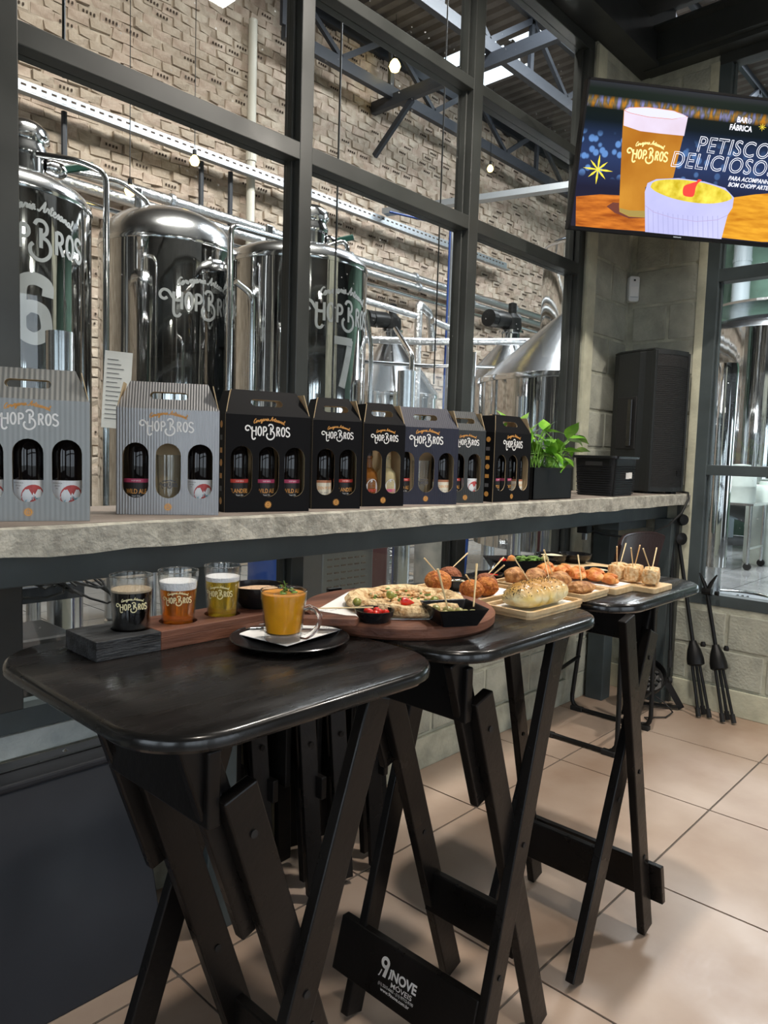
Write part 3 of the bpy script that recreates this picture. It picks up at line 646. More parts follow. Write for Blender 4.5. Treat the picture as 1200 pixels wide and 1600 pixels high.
# ================================================================ tanks of the brewery
def arc(c, r, a0, a1, ux, uy, n=6):
    c = Vector(c); ux = Vector(ux); uy = Vector(uy)
    return [c+ux*r*math.cos(R(a0+(a1-a0)*k/n))+uy*r*math.sin(R(a0+(a1-a0)*k/n)) for k in range(n+1)]
def pipe(pts, r, n=8, bend=.06):
    pts = [Vector(p) for p in pts]; out = [pts[0]]
    for i in range(1, len(pts)-1):
        a, b, c = pts[i-1], pts[i], pts[i+1]; u = (a-b); v = (c-b); k = min(bend, u.length*.45, v.length*.45)
        p0 = b+u.normalized()*k; p1 = b+v.normalized()*k
        for t in (0, .25, .5, .75, 1): out.append((1-t)**2*p0+2*t*(1-t)*b+t*t*p1)
    out.append(pts[-1]); return MB().tube(out, r, n)
def fermenter(c, Rr, zt, label, num=None, zn=2.1, zl=2.42, dome=.16, text=True, cone=.55, zb=.95, neck=(.16, .04), grp=None):
    x, y = c; r = root('fermentation_tank', (x, y, 0), label, 'tank')
    link('shell', MB().lathe([(Rr, zb), (Rr, zt-.02), (Rr-.002, zt)], (x, y, 0), 128), 'steel', r, smooth=True)
    pr_ = [(Rr, zt)]+[(Rr*math.cos(R(a)) if a < 90 else .0001, zt+dome*math.sin(R(a))) for a in range(8, 91, 8)]+[(.0001, zt+dome)]
    link('dome', MB().lathe(pr_, (x, y, 0), 64), 'steel2', r, smooth=True)
    link('rim_band', MB().lathe([(Rr+.004, zt-.035), (Rr+.008, zt-.02), (Rr+.004, zt)], (x, y, 0), 64), 'pipe', r, smooth=True)
    link('bottom_cone', MB().lathe([(.06, zb-cone), (Rr, zb)], (x, y, 0), 48), 'steel', r, smooth=True)
    for k in range(4):
        a = R(45+90*k); lx, ly = x+Rr*.86*math.cos(a), y+Rr*.86*math.sin(a)
        l = link('leg', MB().tube([(lx, ly, .04), (lx, ly, zb+.1)], .045, 12), 'steel2', r, smooth=True)
        link('foot', MB().lathe([(.05, 0), (.05, .02), (.02, .05)], (lx, ly, 0), 12), 'pipe', l)
    if neck:
        nx, ny = x+neck[0], y+neck[1]
        nk = link('manway', MB().lathe([(.115, zt+.02), (.115, zt+.30), (.135, zt+.30), (.14, zt+.33), (.125, zt+.36), (.128, zt+.39), (.145, zt+.41), (.14, zt+.45), (.10, zt+.49), (.0001, zt+.51)], (nx, ny, 0), 28), 'pipe', r, smooth=True)
        link('valve_body', MB().lathe([(.03, -.06), (.05, -.03), (.05, .03), (.03, .06)], (nx+.17, ny-.04, zt+.27), 12, ax=(1, 0, 0)), 'chrome', nk, smooth=True)
        link('valve_handle', MB().beam((nx+.20, ny-.04, zt+.28), (nx+.40, ny-.06, zt+.36), .045, .02, (0, 1, 0)), 'green', nk, bevel=.008)
    link('lifting_lug', MB().box((x-Rr*.55, y-.01, zt+.05), (x-Rr*.55+.06, y+.01, zt+dome+.10)), 'steel2', r, bevel=.01)
    if text:
        fn0 = cylmap((x, y, 0), Rr, -math.pi/2); fn = lambda u, v, w: fn0(u, v, w+.002)
        mb = MB(); logo(mb, fn, .128, 0, zl-.06, 0, 0, .155); link('logo_print', mb, 'decal', r)
        if num:
            mb = MB(); z0 = zn-.175
            if num == '6': ribbon(mb, [cr([(.075, z0+.25), (.072, z0+.31), (.0, z0+.335), (-.062, z0+.30), (-.070, z0+.17), (-.066, z0+.06), (0, z0+.022), (.062, z0+.06), (.066, z0+.12), (.045, z0+.175), (-.02, z0+.19), (-.06, z0+.16)], 6)], .066, fn, 0)
            else: ribbon(mb, [cr([(-.09, z0+.32), (-.03, z0+.32), (.04, z0+.32), (.085, z0+.32)], 3)], .055, fn, 0); ribbon(mb, [[(.068, z0+.335), (.045, z0+.22), (.018, z0+.11), (-.01, z0)]], .058, fn, 0)
            link('number_print', mb, 'decal', r)
    return r
t6 = fermenter((1.62, 4.56), .50, 2.76, 'tall polished fermentation tank marked 6 at the left edge', '6', 2.105, 2.475)
t7 = fermenter((3.60, 4.28), .525, 2.74, 'polished fermentation tank marked 7 behind the second mullion', '7', 2.03, 2.355)
t2 = fermenter((3.06, 5.16), .50, 2.90, 'domed fermentation tank standing between tanks 6 and 7', None, 2, 2.44, dome=.30, neck=None)
for (p, lb) in (([(1.80, 4.45, 3.05), (1.98, 4.30, 3.03), (2.10, 4.22, 2.98), (2.10, 4.22, .9)], 'slim steel pipe bending down the right side of tank 6'),
                ([(2.62, 3.72, 1.0), (2.62, 3.72, 2.72), (3.25, 3.92, 2.80), (3.62, 4.2, 3.0)], 'slim steel pipe rising beside and over tank 7'),
                ([(2.80, 3.74, 1.0), (2.80, 3.74, 2.35), (2.66, 3.72, 2.40)], 'bright vertical sight pipe at the left side of tank 7'),
                ([(3.85, 4.28, 2.95), (3.99, 4.20, 3.02), (4.02, 4.18, 2.98), (4.02, 4.18, 2.72)], 'short hooked steel pipe on top of tank 7'),
                ([(2.0, 5.3, 3.28), (2.7, 5.2, 3.32), (2.86, 5.1, 3.2), (2.86, 5.1, 3.1)], 'slim steel pipe running level above the domed tank'),
                ([(4.13, 4.0, .9), (4.13, 4.0, 2.2), (4.09, 4.03, 2.5)], 'vertical drain pipe at the right side of tank 7')):
    o = link('tank_pipe', pipe(p, .018, 10), 'pipe', smooth=True); tag(o, lb, 'pipe')
cs = link('clipboard_sheet', MB().box((-.075, -.003, -.22), (.075, .003, .22)), 'paper'); cs.location = (2.08, 4.05, 1.72); cs.rotation_euler = (0, R(3), R(-30)); tag(cs, 'white printed log sheet hanging beside tank 6', 'paper')
mb = MB()
for i in range(14): mb.box((-.06, -.0042, .17-i*.026), (.02+.04*((i*7) % 5)/5-.02, -.003, .174-i*.026))
link('printed_lines', mb, 'paperprint', cs, local=True)

def kettle(c, Rr, z0, z1, zb, label, motor=True):
    x, y = c; r = root('brew_kettle', (x, y, 0), label, 'kettle')
    link('shell', MB().lathe([(Rr, zb), (Rr, z0)], (x, y, 0), 64), 'steel', r, smooth=True)
    link('cone_roof', MB().lathe([(Rr+.01, z0), (.14, z1), (.12, z1+.02)], (x, y, 0), 64), 'steel2', r, smooth=True)
    link('rim_band', MB().lathe([(Rr+.015, z0-.04), (Rr+.02, z0-.02), (Rr+.015, z0+.01)], (x, y, 0), 64), 'pipe', r, smooth=True)
    link('collar', MB().lathe([(.12, z1), (.12, z1+.12), (.16, z1+.13), (.16, z1+.16), (.0001, z1+.17)], (x, y, 0), 24), 'pipe', r, smooth=True)
    for k in range(4):
        a = R(20+90*k); lx, ly = x+Rr*.88*math.cos(a), y+Rr*.88*math.sin(a)
        link('leg', MB().tube([(lx, ly, 0), (lx, ly, zb+.05)], .05, 12), 'steel2', r, smooth=True)
    if motor:
        mo = link('motor', MB().lathe([(.0001, -.16), (.09, -.15), (.10, -.10), (.10, .12), (.0001, .14)], (x-.20, y+.02, z1+.27), 18, ax=(1, .1, .1)), 'blue' if motor == 2 else 'blackplastic', r, smooth=True)
        link('gearbox', MB().lathe([(.10, 0), (.12, .05), (.11, .16), (.05, .22), (.05, .34), (.0001, .36)], (x+.03, y, z1+.15), 16), 'blackplastic', r, smooth=True)
        link('fan_cover', MB().lathe([(.105, 0), (.10, .08), (.0001, .09)], (x-.38, y+.0, z1+.25), 16, ax=(-1, 0, 0)), 'blackplastic', r)
    for a in (-60, -130): link('roof_seam', MB().beam((x+Rr*math.cos(R(a)), y+Rr*math.sin(R(a)), z0+.015), (x+.13*math.cos(R(a)), y+.13*math.sin(R(a)), z1+.015), .05, .012, (math.cos(R(a+90)), math.sin(R(a+90)), 0)), 'pipe', r)
    return r
kettle((6.95, 6.4), .62, 2.14, 2.80, .7, 'cone-roofed brew kettle with dark motor right of tank 7')
kettle((7.55, 5.0), .60, 2.28, 2.75, .7, 'second cone-roofed kettle half hidden behind railings in the right pane', 1)
kettle((6.3, 3.42), .90, 2.12, 2.78, .6, 'large copper-lit cone kettle closest to the right jamb', False)
fermenter((8.85, 4.68), .60, 4.1, 'tall plain storage tank rising behind the large cone kettle', None, text=False, dome=.12, neck=None)
for (p, rad, mt, lb) in (([(4.3, 5.2, 2.42), (5.6, 4.6, 2.50), (7.0, 4.0, 2.64)], .035, 'insul', 'foil-wrapped pipe sloping across in front of the kettles'),
                ([(4.3, 5.25, 2.25), (5.6, 4.65, 2.27), (7.0, 4.05, 2.36)], .018, 'pipe', 'thin handrail below the foil-wrapped crossing pipe'),
                ([(5.85, 5.0, .8), (5.85, 5.0, 2.95), (6.2, 5.15, 2.93), (6.35, 5.2, 2.55)], .04, 'insul', 'foil-wrapped riser looping over beside the second mullion'),
                ([(5.0, 5.0, 2.45), (5.0, 5.0, 2.85), (5.8, 5.0, 2.82)], .03, 'insul', 'foil-wrapped elbow pipe above the first kettle'),
                ([(6.55, 5.1, .8), (6.55, 5.1, 2.80), (6.2, 5.1, 2.84)], .035, 'insul', 'foil-wrapped riser at the left of the right pane'),
                ([(5.4, 3.95, .8), (5.4, 3.95, 2.33)], .022, 'pipe', 'upright railing post in the right pane'),
                ([(6.2, 5.4, 4.0), (6.75, 5.3, 4.02), (6.75, 5.3, 0)], .03, 'galv', 'grey conduit dropping down in the right pane'),
                ([(5.9, 5.5, 3.98), (6.6, 5.22, 3.95), (6.58, 5.22, .0)], .012, 'blue', 'blue hose dropping down beside the grey conduit'),
                ([(4.5, 3.9, 0), (4.5, 3.9, 2.2), (4.62, 4.2, 2.45)], .02, 'pipe', 'thin steel riser left of the first kettle'),
                ([(5.35, 5.3, 0), (5.35, 5.3, 2.6)], .03, 'pipe', 'steel upright in front of the first kettle')):
    tag(link('process_pipe', pipe(p, rad, 10), mt, smooth=True), lb, 'pipe')
gv = link('gauge', MB().lathe([(.0001, -.03), (.085, -.03), (.09, .03), (.0001, .035)], (6.0, 4.55, 2.3), 20, ax=(-.6, -.8, 0)), 'chrome', smooth=True); tag(gv, 'round chrome gauge at the second mullion', 'gauge')

# things seen under the ledge
def cylinder_bottle():
    p = on(628, 1003, 0); x, y = 3.9, 3.15
    r = root('gas_cylinder', (x, y, 0), 'grey gas cylinder standing behind the glass under the ledge', 'gas cylinder')
    link('body', MB().lathe([(.11, 0), (.115, .02), (.115, 1.02), (.09, 1.12), (.04, 1.18), (.035, 1.24)], (x, y, 0), 24), 'cyl', r, smooth=True)
    link('valve', MB().lathe([(.03, 1.24), (.03, 1.32), (.05, 1.33), (.0001, 1.36)], (x, y, 0), 12), 'chrome', r)
    r = root('gas_cylinder', (x-.36, y+.22, 0), 'dark red gas cylinder beside the grey one', 'gas cylinder')
    link('body', MB().lathe([(.10, 0), (.105, .02), (.105, 1.05), (.08, 1.14), (.035, 1.2)], (x-.36, y+.22, 0), 24), mat('dark_red_enamel', (.07, .02, .02), .5), r, smooth=True)
    link('valve', MB().lathe([(.03, 1.20), (.03, 1.3), (.0001, 1.32)], (x-.36, y+.22, 0), 12), 'chrome', r)
cylinder_bottle()
hs = link('hose', MB().tube([(4.35, 3.2, 1.25), (4.36, 3.18, .9), (4.3, 3.15, .6), (4.33, 3.2, .3), (4.5, 3.3, .03)], .012, 8), 'blue', smooth=True); tag(hs, 'blue hose hanging behind the glass right of the gas cylinder', 'hose')
r = root('steel_cabinet', (3.0, 3.2, 0), 'low stainless cabinet with slotted side behind the glass', 'cabinet')
link('body', MB().box((2.80, 3.05, .0), (3.22, 3.36, .88)), mat('dull_cabinet_steel', (.20, .20, .205), .35, .9), r, bevel=.01)
mb = MB()
for i in range(9):
    for j in range(6): mb.box((2.84+j*.055, 3.046, .50+i*.04), (2.875+j*.055, 3.051, .508+i*.04))
o = link('vent_slots', mb, 'hole', r); o['kind'] = 'stuff'
r = root('plastic_drum', (3.06, 3.66, 0), 'blue plastic drum behind the stainless cabinet', 'drum')
link('body', MB().lathe([(.24, 0), (.26, .05), (.26, .3), (.27, .32), (.26, .34), (.26, .85), (.22, .93)], (3.06, 3.66, 0), 28), 'blue', r, smooth=True); link('lid', MB().lathe([(.23, .93), (.23, .97), (.0001, .975)], (3.06, 3.66, 0), 28), 'blackplastic', r)
for k, (x, y, lb) in enumerate(((3.36, 2.95, 'round steel support post behind the stainless cabinet'), (1.45, 3.35, 'round steel support post left of the dark beer'), (5.2, 3.3, 'slim steel post behind the food boards'))):
    tag(link('support_post', MB().tube([(x, y, 0), (x, y, 1.9)], (.055, .06, .045)[k], 16), 'steel2', smooth=True), lb, 'post')
cb = root('cable_bundle', (1.0, 2.7, 0), 'tangle of black cables and hoses behind the glass at far left', 'cables'); rnd = random.Random(5); mb = MB()
for k in range(22):
    cx, cz, rx, rz_ = 1.10+rnd.uniform(-.14, .14), .98+rnd.uniform(-.07, .07), rnd.uniform(.08, .2), rnd.uniform(.05, .13); ph = rnd.uniform(0, 6)
    mb.tube([(cx+rx*math.cos(ph+t*.5), 2.75+.1*math.sin(t*.7+k), cz+rz_*math.sin(ph*.7+t*.5)) for t in range(15)], .0048, 6)
o = link('cable_loops', mb, 'cable', cb, smooth=True); o['kind'] = 'stuff'
link('junction_box', MB().box((1.14, 2.68, .90), (1.2, 2.74, .95)), 'sensor', cb, bevel=.004)
link('bracket', MB().box((.9, 2.9, .78), (1.35, 2.93, .84)), 'truss', cb)
link('stand', MB().box((.90, 2.80, 0), (.96, 2.9, .85)), 'truss', cb)
r = root('pump_cart', (1.7, 3.0, 0), 'dark pump housing low behind the glass left of the first post', 'pump')
link('body', MB().box((1.05, 2.95, .1), (1.35, 3.3, .62)), 'blackplastic', r, bevel=.02); link('wheel', MB().lathe([(.07, -.02), (.07, .02)], (1.1, 2.93, .09), 18, ax=(0, 1, 0)), 'rubber', r); link('wheel', MB().lathe([(.07, -.02), (.07, .02)], (1.3, 2.93, .09), 18, ax=(0, 1, 0)), 'rubber', r)
r = root('process_skid', (4.8, 4.35, 0), 'steel pump frame on the brewery floor behind the right panes', 'pump')
for a in ((4.5, 4.1), (5.1, 4.1), (4.5, 4.6), (5.1, 4.6)): link('leg', MB().tube([(a[0], a[1], 0), (a[0], a[1], .85)], .02, 8), 'steel2', r)
for z in (.3, .85):
    link('rail', pipe([(4.5, 4.1, z), (5.1, 4.1, z), (5.1, 4.6, z), (4.5, 4.6, z), (4.5, 4.12, z)], .02, 8, .02), 'pipe', r)
link('pump_body', MB().lathe([(.06, -.2), (.12, -.15), (.12, .12), (.05, .2)], (4.8, 4.35, .46), 18, ax=(1, 0, 0)), 'chrome', r, smooth=True)

# beyond the right-hand window
def far_tank():
    x, y, Rr = 13.5, 3.75, 1.2
    r = root('storage_tank', (x, y, 0), 'huge polished tank seen through the right-hand window', 'tank')
    link('shell', MB().lathe([(Rr, .80), (Rr, 3.55)], (x, y, 0), 72), 'steel', r, smooth=True)
    link('dome', MB().lathe([(Rr, 3.55)]+[(Rr*math.cos(R(a)) if a < 90 else .0001, 3.55+.32*math.sin(R(a))) for a in range(10, 91, 10)], (x, y, 0), 72), 'steel2', r, smooth=True)
    link('bottom_cone', MB().lathe([(.1, .35), (Rr, .80)], (x, y, 0), 48), 'steel', r, smooth=True)
    link('top_platform', MB().lathe([(Rr*.8, 3.98), (Rr*.8, 4.02), (.0001, 4.03)], (x, y, 0), 40), 'steel2', r)
    for k in range(4):
        a = R(200+90*k); lx, ly = x+Rr*.86*math.cos(a), y+Rr*.86*math.sin(a)
        l = link('leg', MB().tube([(lx, ly, .1), (lx, ly, .95)], .075, 16), 'steel2', r, smooth=True); link('foot', MB().lathe([(.04, 0), (.06, .05), (.075, .1)], (lx, ly, 0), 14), 'pipe', l)
far_tank()
dr = root('storage_tank', (8.2, 2.69, 0), 'slim dark steel column at the left of the right-hand window', 'tank')
link('shell', MB().lathe([(.11, .3), (.11, 2.40), (.10, 2.46), (.0001, 2.48)], (8.2, 2.69, 0), 32), 'steel', dr, smooth=True)
link('stand', MB().lathe([(.07, 0), (.07, .3)], (8.2, 2.69, 0), 16), 'steel2', dr)
o = link('vent_pipe', MB().tube([(14.9, 4.75, 0), (14.9, 4.75, 6.95)], .16, 20), 'pvcb', smooth=True); tag(o, 'fat pale vent pipe above the huge tank', 'pipe'); link('pipe_seam', MB().lathe([(.17, 0), (.17, .06)], (14.9, 4.75, 5.2), 20), 'pvcb', o)
def tote(p, rad, h, lb):
    r = root('plastic_barrel', p, lb, 'barrel'); x, y, _ = p
    link('body', MB().lathe([(rad*.97, 0), (rad, .03), (rad, h*.45), (rad*1.015, h*.47), (rad, h*.49), (rad, h*.93), (rad*.9, h)], p, 40), 'totewhite', r, smooth=True)
    link('lid', MB().lathe([(rad*.6, h-.002), (rad*.6, h+.05), (.0001, h+.06)], p, 30), 'totewhite', r)
q = base(1205, 886, 0, .38); tote((q.x, q.y, 0), .38, 1.12, 'large whitish plastic barrel at the right edge of the photo')
q = base(1163, 866, 0, .2); q = (10.7, 3.25, 0)
r = root('cart', q, 'steel cart with small wheels beside the whitish barrel', 'cart')
for a, b in ((-.3, -.25), (.3, -.25), (-.3, .25), (.3, .25)):
    l = link('leg', MB().tube([(q[0]+a, q[1]+b, .08), (q[0]+a, q[1]+b, .86)], .022, 8), 'steel2', r); link('wheel', MB().lathe([(.05, -.015), (.05, .015)], (q[0]+a, q[1]+b, .05), 14, ax=(1, 0, 0)), 'rubber', l)
link('tray_top', MB().box((q[0]-.34, q[1]-.29, .86), (q[0]+.34, q[1]+.29, .89)), 'steel2', r); link('lower_rail', MB().box((q[0]-.32, q[1]-.27, .28), (q[0]+.32, q[1]-.24, .31)), 'chrome', r)
tote((q[0]+.02, q[1], .89), .2, .46, 'smaller pale jug standing on the steel cart')
r = root('pump', (9.9, 2.6, 0), 'round dark pump motor on the floor under the huge tank', 'pump')
link('motor', MB().lathe([(.05, -.2), (.15, -.17), (.17, 0), (.15, .15), (.0001, .2)], (9.7, 2.35, .55), 20, ax=(.3, 1, 0)), 'blackplastic', r, smooth=True); link('stand', MB().box((9.55, 2.25, 0), (9.85, 2.45, .40)), 'steel2', r)
q = on(1150, 935, 0)
r = root('floor_drain', (q.x, q.y, 0), 'round sunken steel floor drain just beyond the right-hand window sill', 'drain')
link('ring', MB().lathe([(.44, 0), (.46, .022), (.40, .022), (.37, .006), (.36, .002)], (q.x, q.y, 0), 48, cap=False), 'chrome', r, smooth=True)
link('grate', MB().lathe([(.36, .002), (.36, .006), (.0001, .006)], (q.x, q.y, 0), 36), 'galv', r)
for k in range(3): link('grate_bar', MB().tube([(q.x-.1, q.y-.1+k*.05, .015), (q.x+.12, q.y-.08+k*.05, .015)], .012, 6), 'rubber', r)

# ================================================================ folding bar tables
def bar_table(x0, x1, outer, inner, label, zt=1.02, y0=.80, y1=1.41, logo_on=False, far_side=False, knuckle=1, oy=(.832, 1.20), iy=(.862, 1.13)):
    r = root('folding_bar_table', ((x0+x1)/2, (y0+y1)/2, 0), label, 'table', None)
    P = lambda d: rr(x0+d, y0+d, x1-d, y1-d, .125-d, 10)
    mb = MB(); rings = [(P(.006), zt-.026), (P(0), zt-.020), (P(0), zt-.009), (P(.003), zt-.003), (P(.008), zt)]
    n = len(rings[0][0]); vs = [(x, y, z) for p, z in rings for x, y in p]; fs = []
    for i in range(len(rings)-1):
        for k in range(n): fs.append((i*n+k, i*n+(k+1) % n, (i+1)*n+(k+1) % n, (i+1)*n+k))
    mb.add(vs, fs, 1); mb.f.append(tuple(range(n))[::-1]); mb.m.append(1); mb.f.append(tuple(len(vs)-n+k for k in range(n))); mb.m.append(0)
    link('tabletop', mb, ['tabletop', 'edge'], r, smooth=True)
    def leg(p, y, w_=.056, t=.024, za=1.0-.008, bolts=()):
        (xa, z1_), (xb, z2_) = p
        l = link('leg', MB().beam((xa, y, z1_), (xb, y, z2_), w_, t), 'black', r, bevel=.003)
        for f in bolts:
            bx, bz = xa+(xb-xa)*f, z1_+(z2_-z1_)*f
            link('bolt', MB().lathe([(.0065, -.002), (.006, .0), (.0001, .0005)], (bx, y-t/2-.0005, bz), 12, ax=(0, 1, 0)), 'rubber', l)
        return l
    (ox, bx) = outer; (ix, jx) = inner
    zt2 = zt-.03
    for y in oy: leg(((ox, zt2), (bx, 0.012)), y, bolts=(.46, .74) if y == oy[0] else (.46,))
    # the inner frame is jointed: a short upper piece fixed to the top and a longer lower piece
    f = lambda z: ix+(jx-ix)*(zt2-z)/zt2
    s = 1 if jx > ix else -1
    for k, y in enumerate(iy):
        u = link('upper_leg', MB().beam((f(zt2)-.012*s, y+.013, zt2), (f(.66)-.012*s, y+.013, .66), .058, .022), 'black', r, bevel=.004)
        link('screw', MB().lathe([(.009, -.003), (.0001, .001)], (f(.90)-.012*s, y+.001, .90), 10, ax=(0, 1, 0)), 'rubber', u)
        l = leg(((f(.905)+.018*s, .905), (jx+.006*s, .012)), y-.010, .062, .026, bolts=(.08, .5))
        pl = link('hinge_plate', MB().beam((f(.80), y+.026, .80), (f(.72), y+.026, .72), .05, .003), 'blackplastic', r)
    # rails between front and rear legs
    link('apron', MB().beam((f(.90)-.02*s, iy[0]-.01, .915), (f(.90)-.02*s, iy[1]+.01, .915), .115, .022, (1, 0, 0)), 'black', r, bevel=.003)
    if True:
        xb = f(.27); link('stretcher', MB().box((xb-.010, iy[0]-.0, .225), (xb+.012, iy[1]+.0, .335)), 'black', r, bevel=.003)
        g = lambda z: ox+(bx-ox)*(zt2-z)/zt2
        sx = -1 if not far_side else 1
        xo = g(.16)+sx*.036
        st = MB().beam((g(.10)+sx*.040, oy[0]+.0, .10), (g(.225)+sx*.040, oy[0]+.0, .225), .001, .001)
        mb = MB(); dx = g(.225)-g(.10); x_ = g(.10)+sx*.036
        ya, yb = (oy[0]+.010, oy[1]+.065) if not far_side else (oy[0]-.045, oy[1]+.02)
        vs = [(x_, ya, .10), (x_+.022*1, ya, .10), (x_+.022, yb, .10), (x_, yb, .10), (x_+dx, ya, .225), (x_+dx+.022, ya, .225), (x_+dx+.022, yb, .225), (x_+dx, yb, .225)]
        mb.add(vs, [(0,3,2,1),(4,5,6,7),(0,1,5,4),(1,2,6,5),(2,3,7,6),(3,0,4,7)])
        sb = link('stretcher', mb, 'black', r, bevel=.003)
        if logo_on:
            uy = Vector((dx, 0, .125)).normalized(); o = Vector((x_+dx*.0, yb, .10)); fn = flat(o, (0, -1, 0), uy)
            fn2 = lambda u, v, w: fn(u, v, w+.0008)
            p = MB()
            # 9 mark, iNOVE, MOVEIS, phone and web lines
            for (cx, cy, ra, rb_) in ((.163, .088, .0135, .0055),):
                q = 20
                vs = [fn2(cx+a*math.cos(6.2832*k/q), cy+a*math.sin(6.2832*k/q), 0) for k in range(q) for a in (ra, rb_)]
                p.add(vs, [(2*k, 2*k+1, (2*k+3) % (2*q), (2*k+2) % (2*q)) for k in range(q)])
            p.add([fn2(*a, 0) for a in ((.166, .079), (.1765, .088), (.170, .056), (.160, .056))], [(0, 1, 2, 3)])
            ribbon(p, [[(.156, .070), (.151, .056), (.148, .054)], [(.186, .082), (.180, .058)]], .003, fn2)
            letters(p, 'iNOVE', .222, .062, .030, fn2, bold=.035, xs=.95); letters(p, 'MÓVEIS', .222, .0455, .0155, fn2, bold=.01, xs=1.25)
            letters(p, '(11) 2215-6663 - (11) 97712-9190', .207, .036, .0092, fn2, bold=.012, xs=.86); letters(p, 'www.9inove.com.br', .207, .0255, .0105, fn2, bold=.02, xs=1.05)
            link('maker_print', p, 'white', sb)
    return r
bar_table(.465, 1.082, (.895, .560), (.575, .915), 'nearest black folding bar table carrying the beer glasses and soup')
bar_table(1.098, 1.722, (1.505, 1.235), (1.185, 1.530), 'middle black folding bar table with white maker print on its low rail', logo_on=True)
bar_table(1.805, 2.430, (1.835, 2.085), (2.150, 1.735), 'farthest black folding bar table under the cheese cubes and breads', y0=.805, oy=(.815, 1.19), iy=(.865, 1.14), far_side=True)

# folded tables leaning at the wall behind
def folded_table(x, y, label, rot=0, sp=.0):
    r = root('folded_table', (x, y, 0), label, 'table', 'black folded tables stacked on end at the wall')
    r.rotation_euler = (0, 0, R(rot))
    L = lambda n, mb, m='black': link(n, mb, m, r, local=True, bevel=.003)
    L('tabletop', MB().box((-.02, -.03, .36), (.0, .16, .88)))
    for k, (xa, ya, xb, yb) in enumerate(((.02, -.04, .05, -.10), (.05, .03, .09, -.02), (.02, .15, .05, .17), (.06, .10, .10, .12))):
        l = L('leg', MB().beam((xa, ya, .90), (xb, yb, 0.02), .055, .022, (0, 1, 0) if k % 2 else (.3, 1, 0)))
        link('bolt', MB().lathe([(.009, -.003), (.0001, .001)], ((xa+xb)/2, (ya+yb)/2-.013, .5), 10, ax=(0, 1, 0)), 'blackplastic', l, local=True)
    L('rail', MB().box((-.01, -.09, .66), (.012, .15, .74))); L('rail', MB().box((.05, -.12, .33), (.07, .13, .40)))
for i, (x, y, rt_, lb) in enumerate(((1.31, 1.80, 4, 'folded black table standing just right of the grey post'), (1.44, 1.72, 0, 'second folded black table right of the grey post'),
                                 (1.57, 1.72, -2, 'third folded black table right of the grey post'), (1.70, 1.70, 2, 'fourth folded black table, its feet nearest the tiled aisle'), (1.83, 1.80, -1, 'rightmost folded black table leaning at the wall'))):
    folded_table(x, y, lb, rt_)

# black chest at the left
r = root('storage_chest', (.3, 1.86, 0), 'large black case with sloping front under the window at left', 'case')
def slab(x0, x1, pts):
    mb = MB(); n = len(pts); mb.add([(x0, y, z) for y, z in pts]+[(x1, y, z) for y, z in pts], [tuple(range(n))[::-1], tuple(range(n, 2*n))]+[(i, (i+1) % n, (i+1) % n+n, i+n) for i in range(n)]); return mb
link('body', slab(-.75, 1.02, [(1.70, 0), (1.995, 0), (1.995, .535), (1.862, .535)]), 'chest', r, bevel=.005)
link('lid', slab(-.76, 1.03, [(1.850, .536), (1.997, .536), (1.997, .556), (1.850, .556)]), 'chest', r, bevel=.006)
link('lid_strip', MB().box((-.76, 1.925, .556), (1.03, 1.935, .560)), 'edge', r)
for x in (.86, .1): link('screw', MB().lathe([(.008, -.004), (.0001, .002)], (x, 1.965, .560), 10), 'chrome', r)

# ================================================================ cartons with bottles on the ledge
LZ = 1.2278
def pill(cx, z0, z1, w_, n=10):
    r_ = w_/2; return [(cx+r_*math.cos(R(-180+180*k/n)), z0+r_+r_*math.sin(R(-180+180*k/n))) for k in range(n+1)]+[(cx+r_*math.cos(R(180*k/n)), z1-r_+r_*math.sin(R(180*k/n))) for k in range(n+1)]
def card_mat(name, c, corr=0, metal=0, rough=.5, bs=.35):
    m, N, L, b = _nt(name); b.inputs['Base Color'].default_value = (*c, 1); b.inputs['Roughness'].default_value = rough; b.inputs['Metallic'].default_value = metal
    if corr:
        tc = N.new('ShaderNodeTexCoord'); wv = N.new('ShaderNodeTexWave'); wv.bands_direction = 'X'; wv.inputs['Scale'].default_value = corr
        L.new(tc.outputs['Object'], wv.inputs[0]); bp = N.new('ShaderNodeBump'); bp.inputs['Strength'].default_value = bs; bp.inputs['Distance'].default_value = .002
        L.new(wv.outputs[1], bp.inputs['Height']); L.new(bp.outputs[0], b.inputs['Normal'])
    return m
M['silvercard'] = card_mat('silver_card', (.28, .29, .285), 30, .6, .40, .25); M['silverflute'] = card_mat('silver_fluted_card', (.31, .31, .315), 46, .6, .34, .45)
M['navyflute'] = card_mat('navy_fluted_card', (.010, .012, .030), 40); M['greycard'] = card_mat('dark_grey_card', (.022, .026, .028), 36)
D = .088
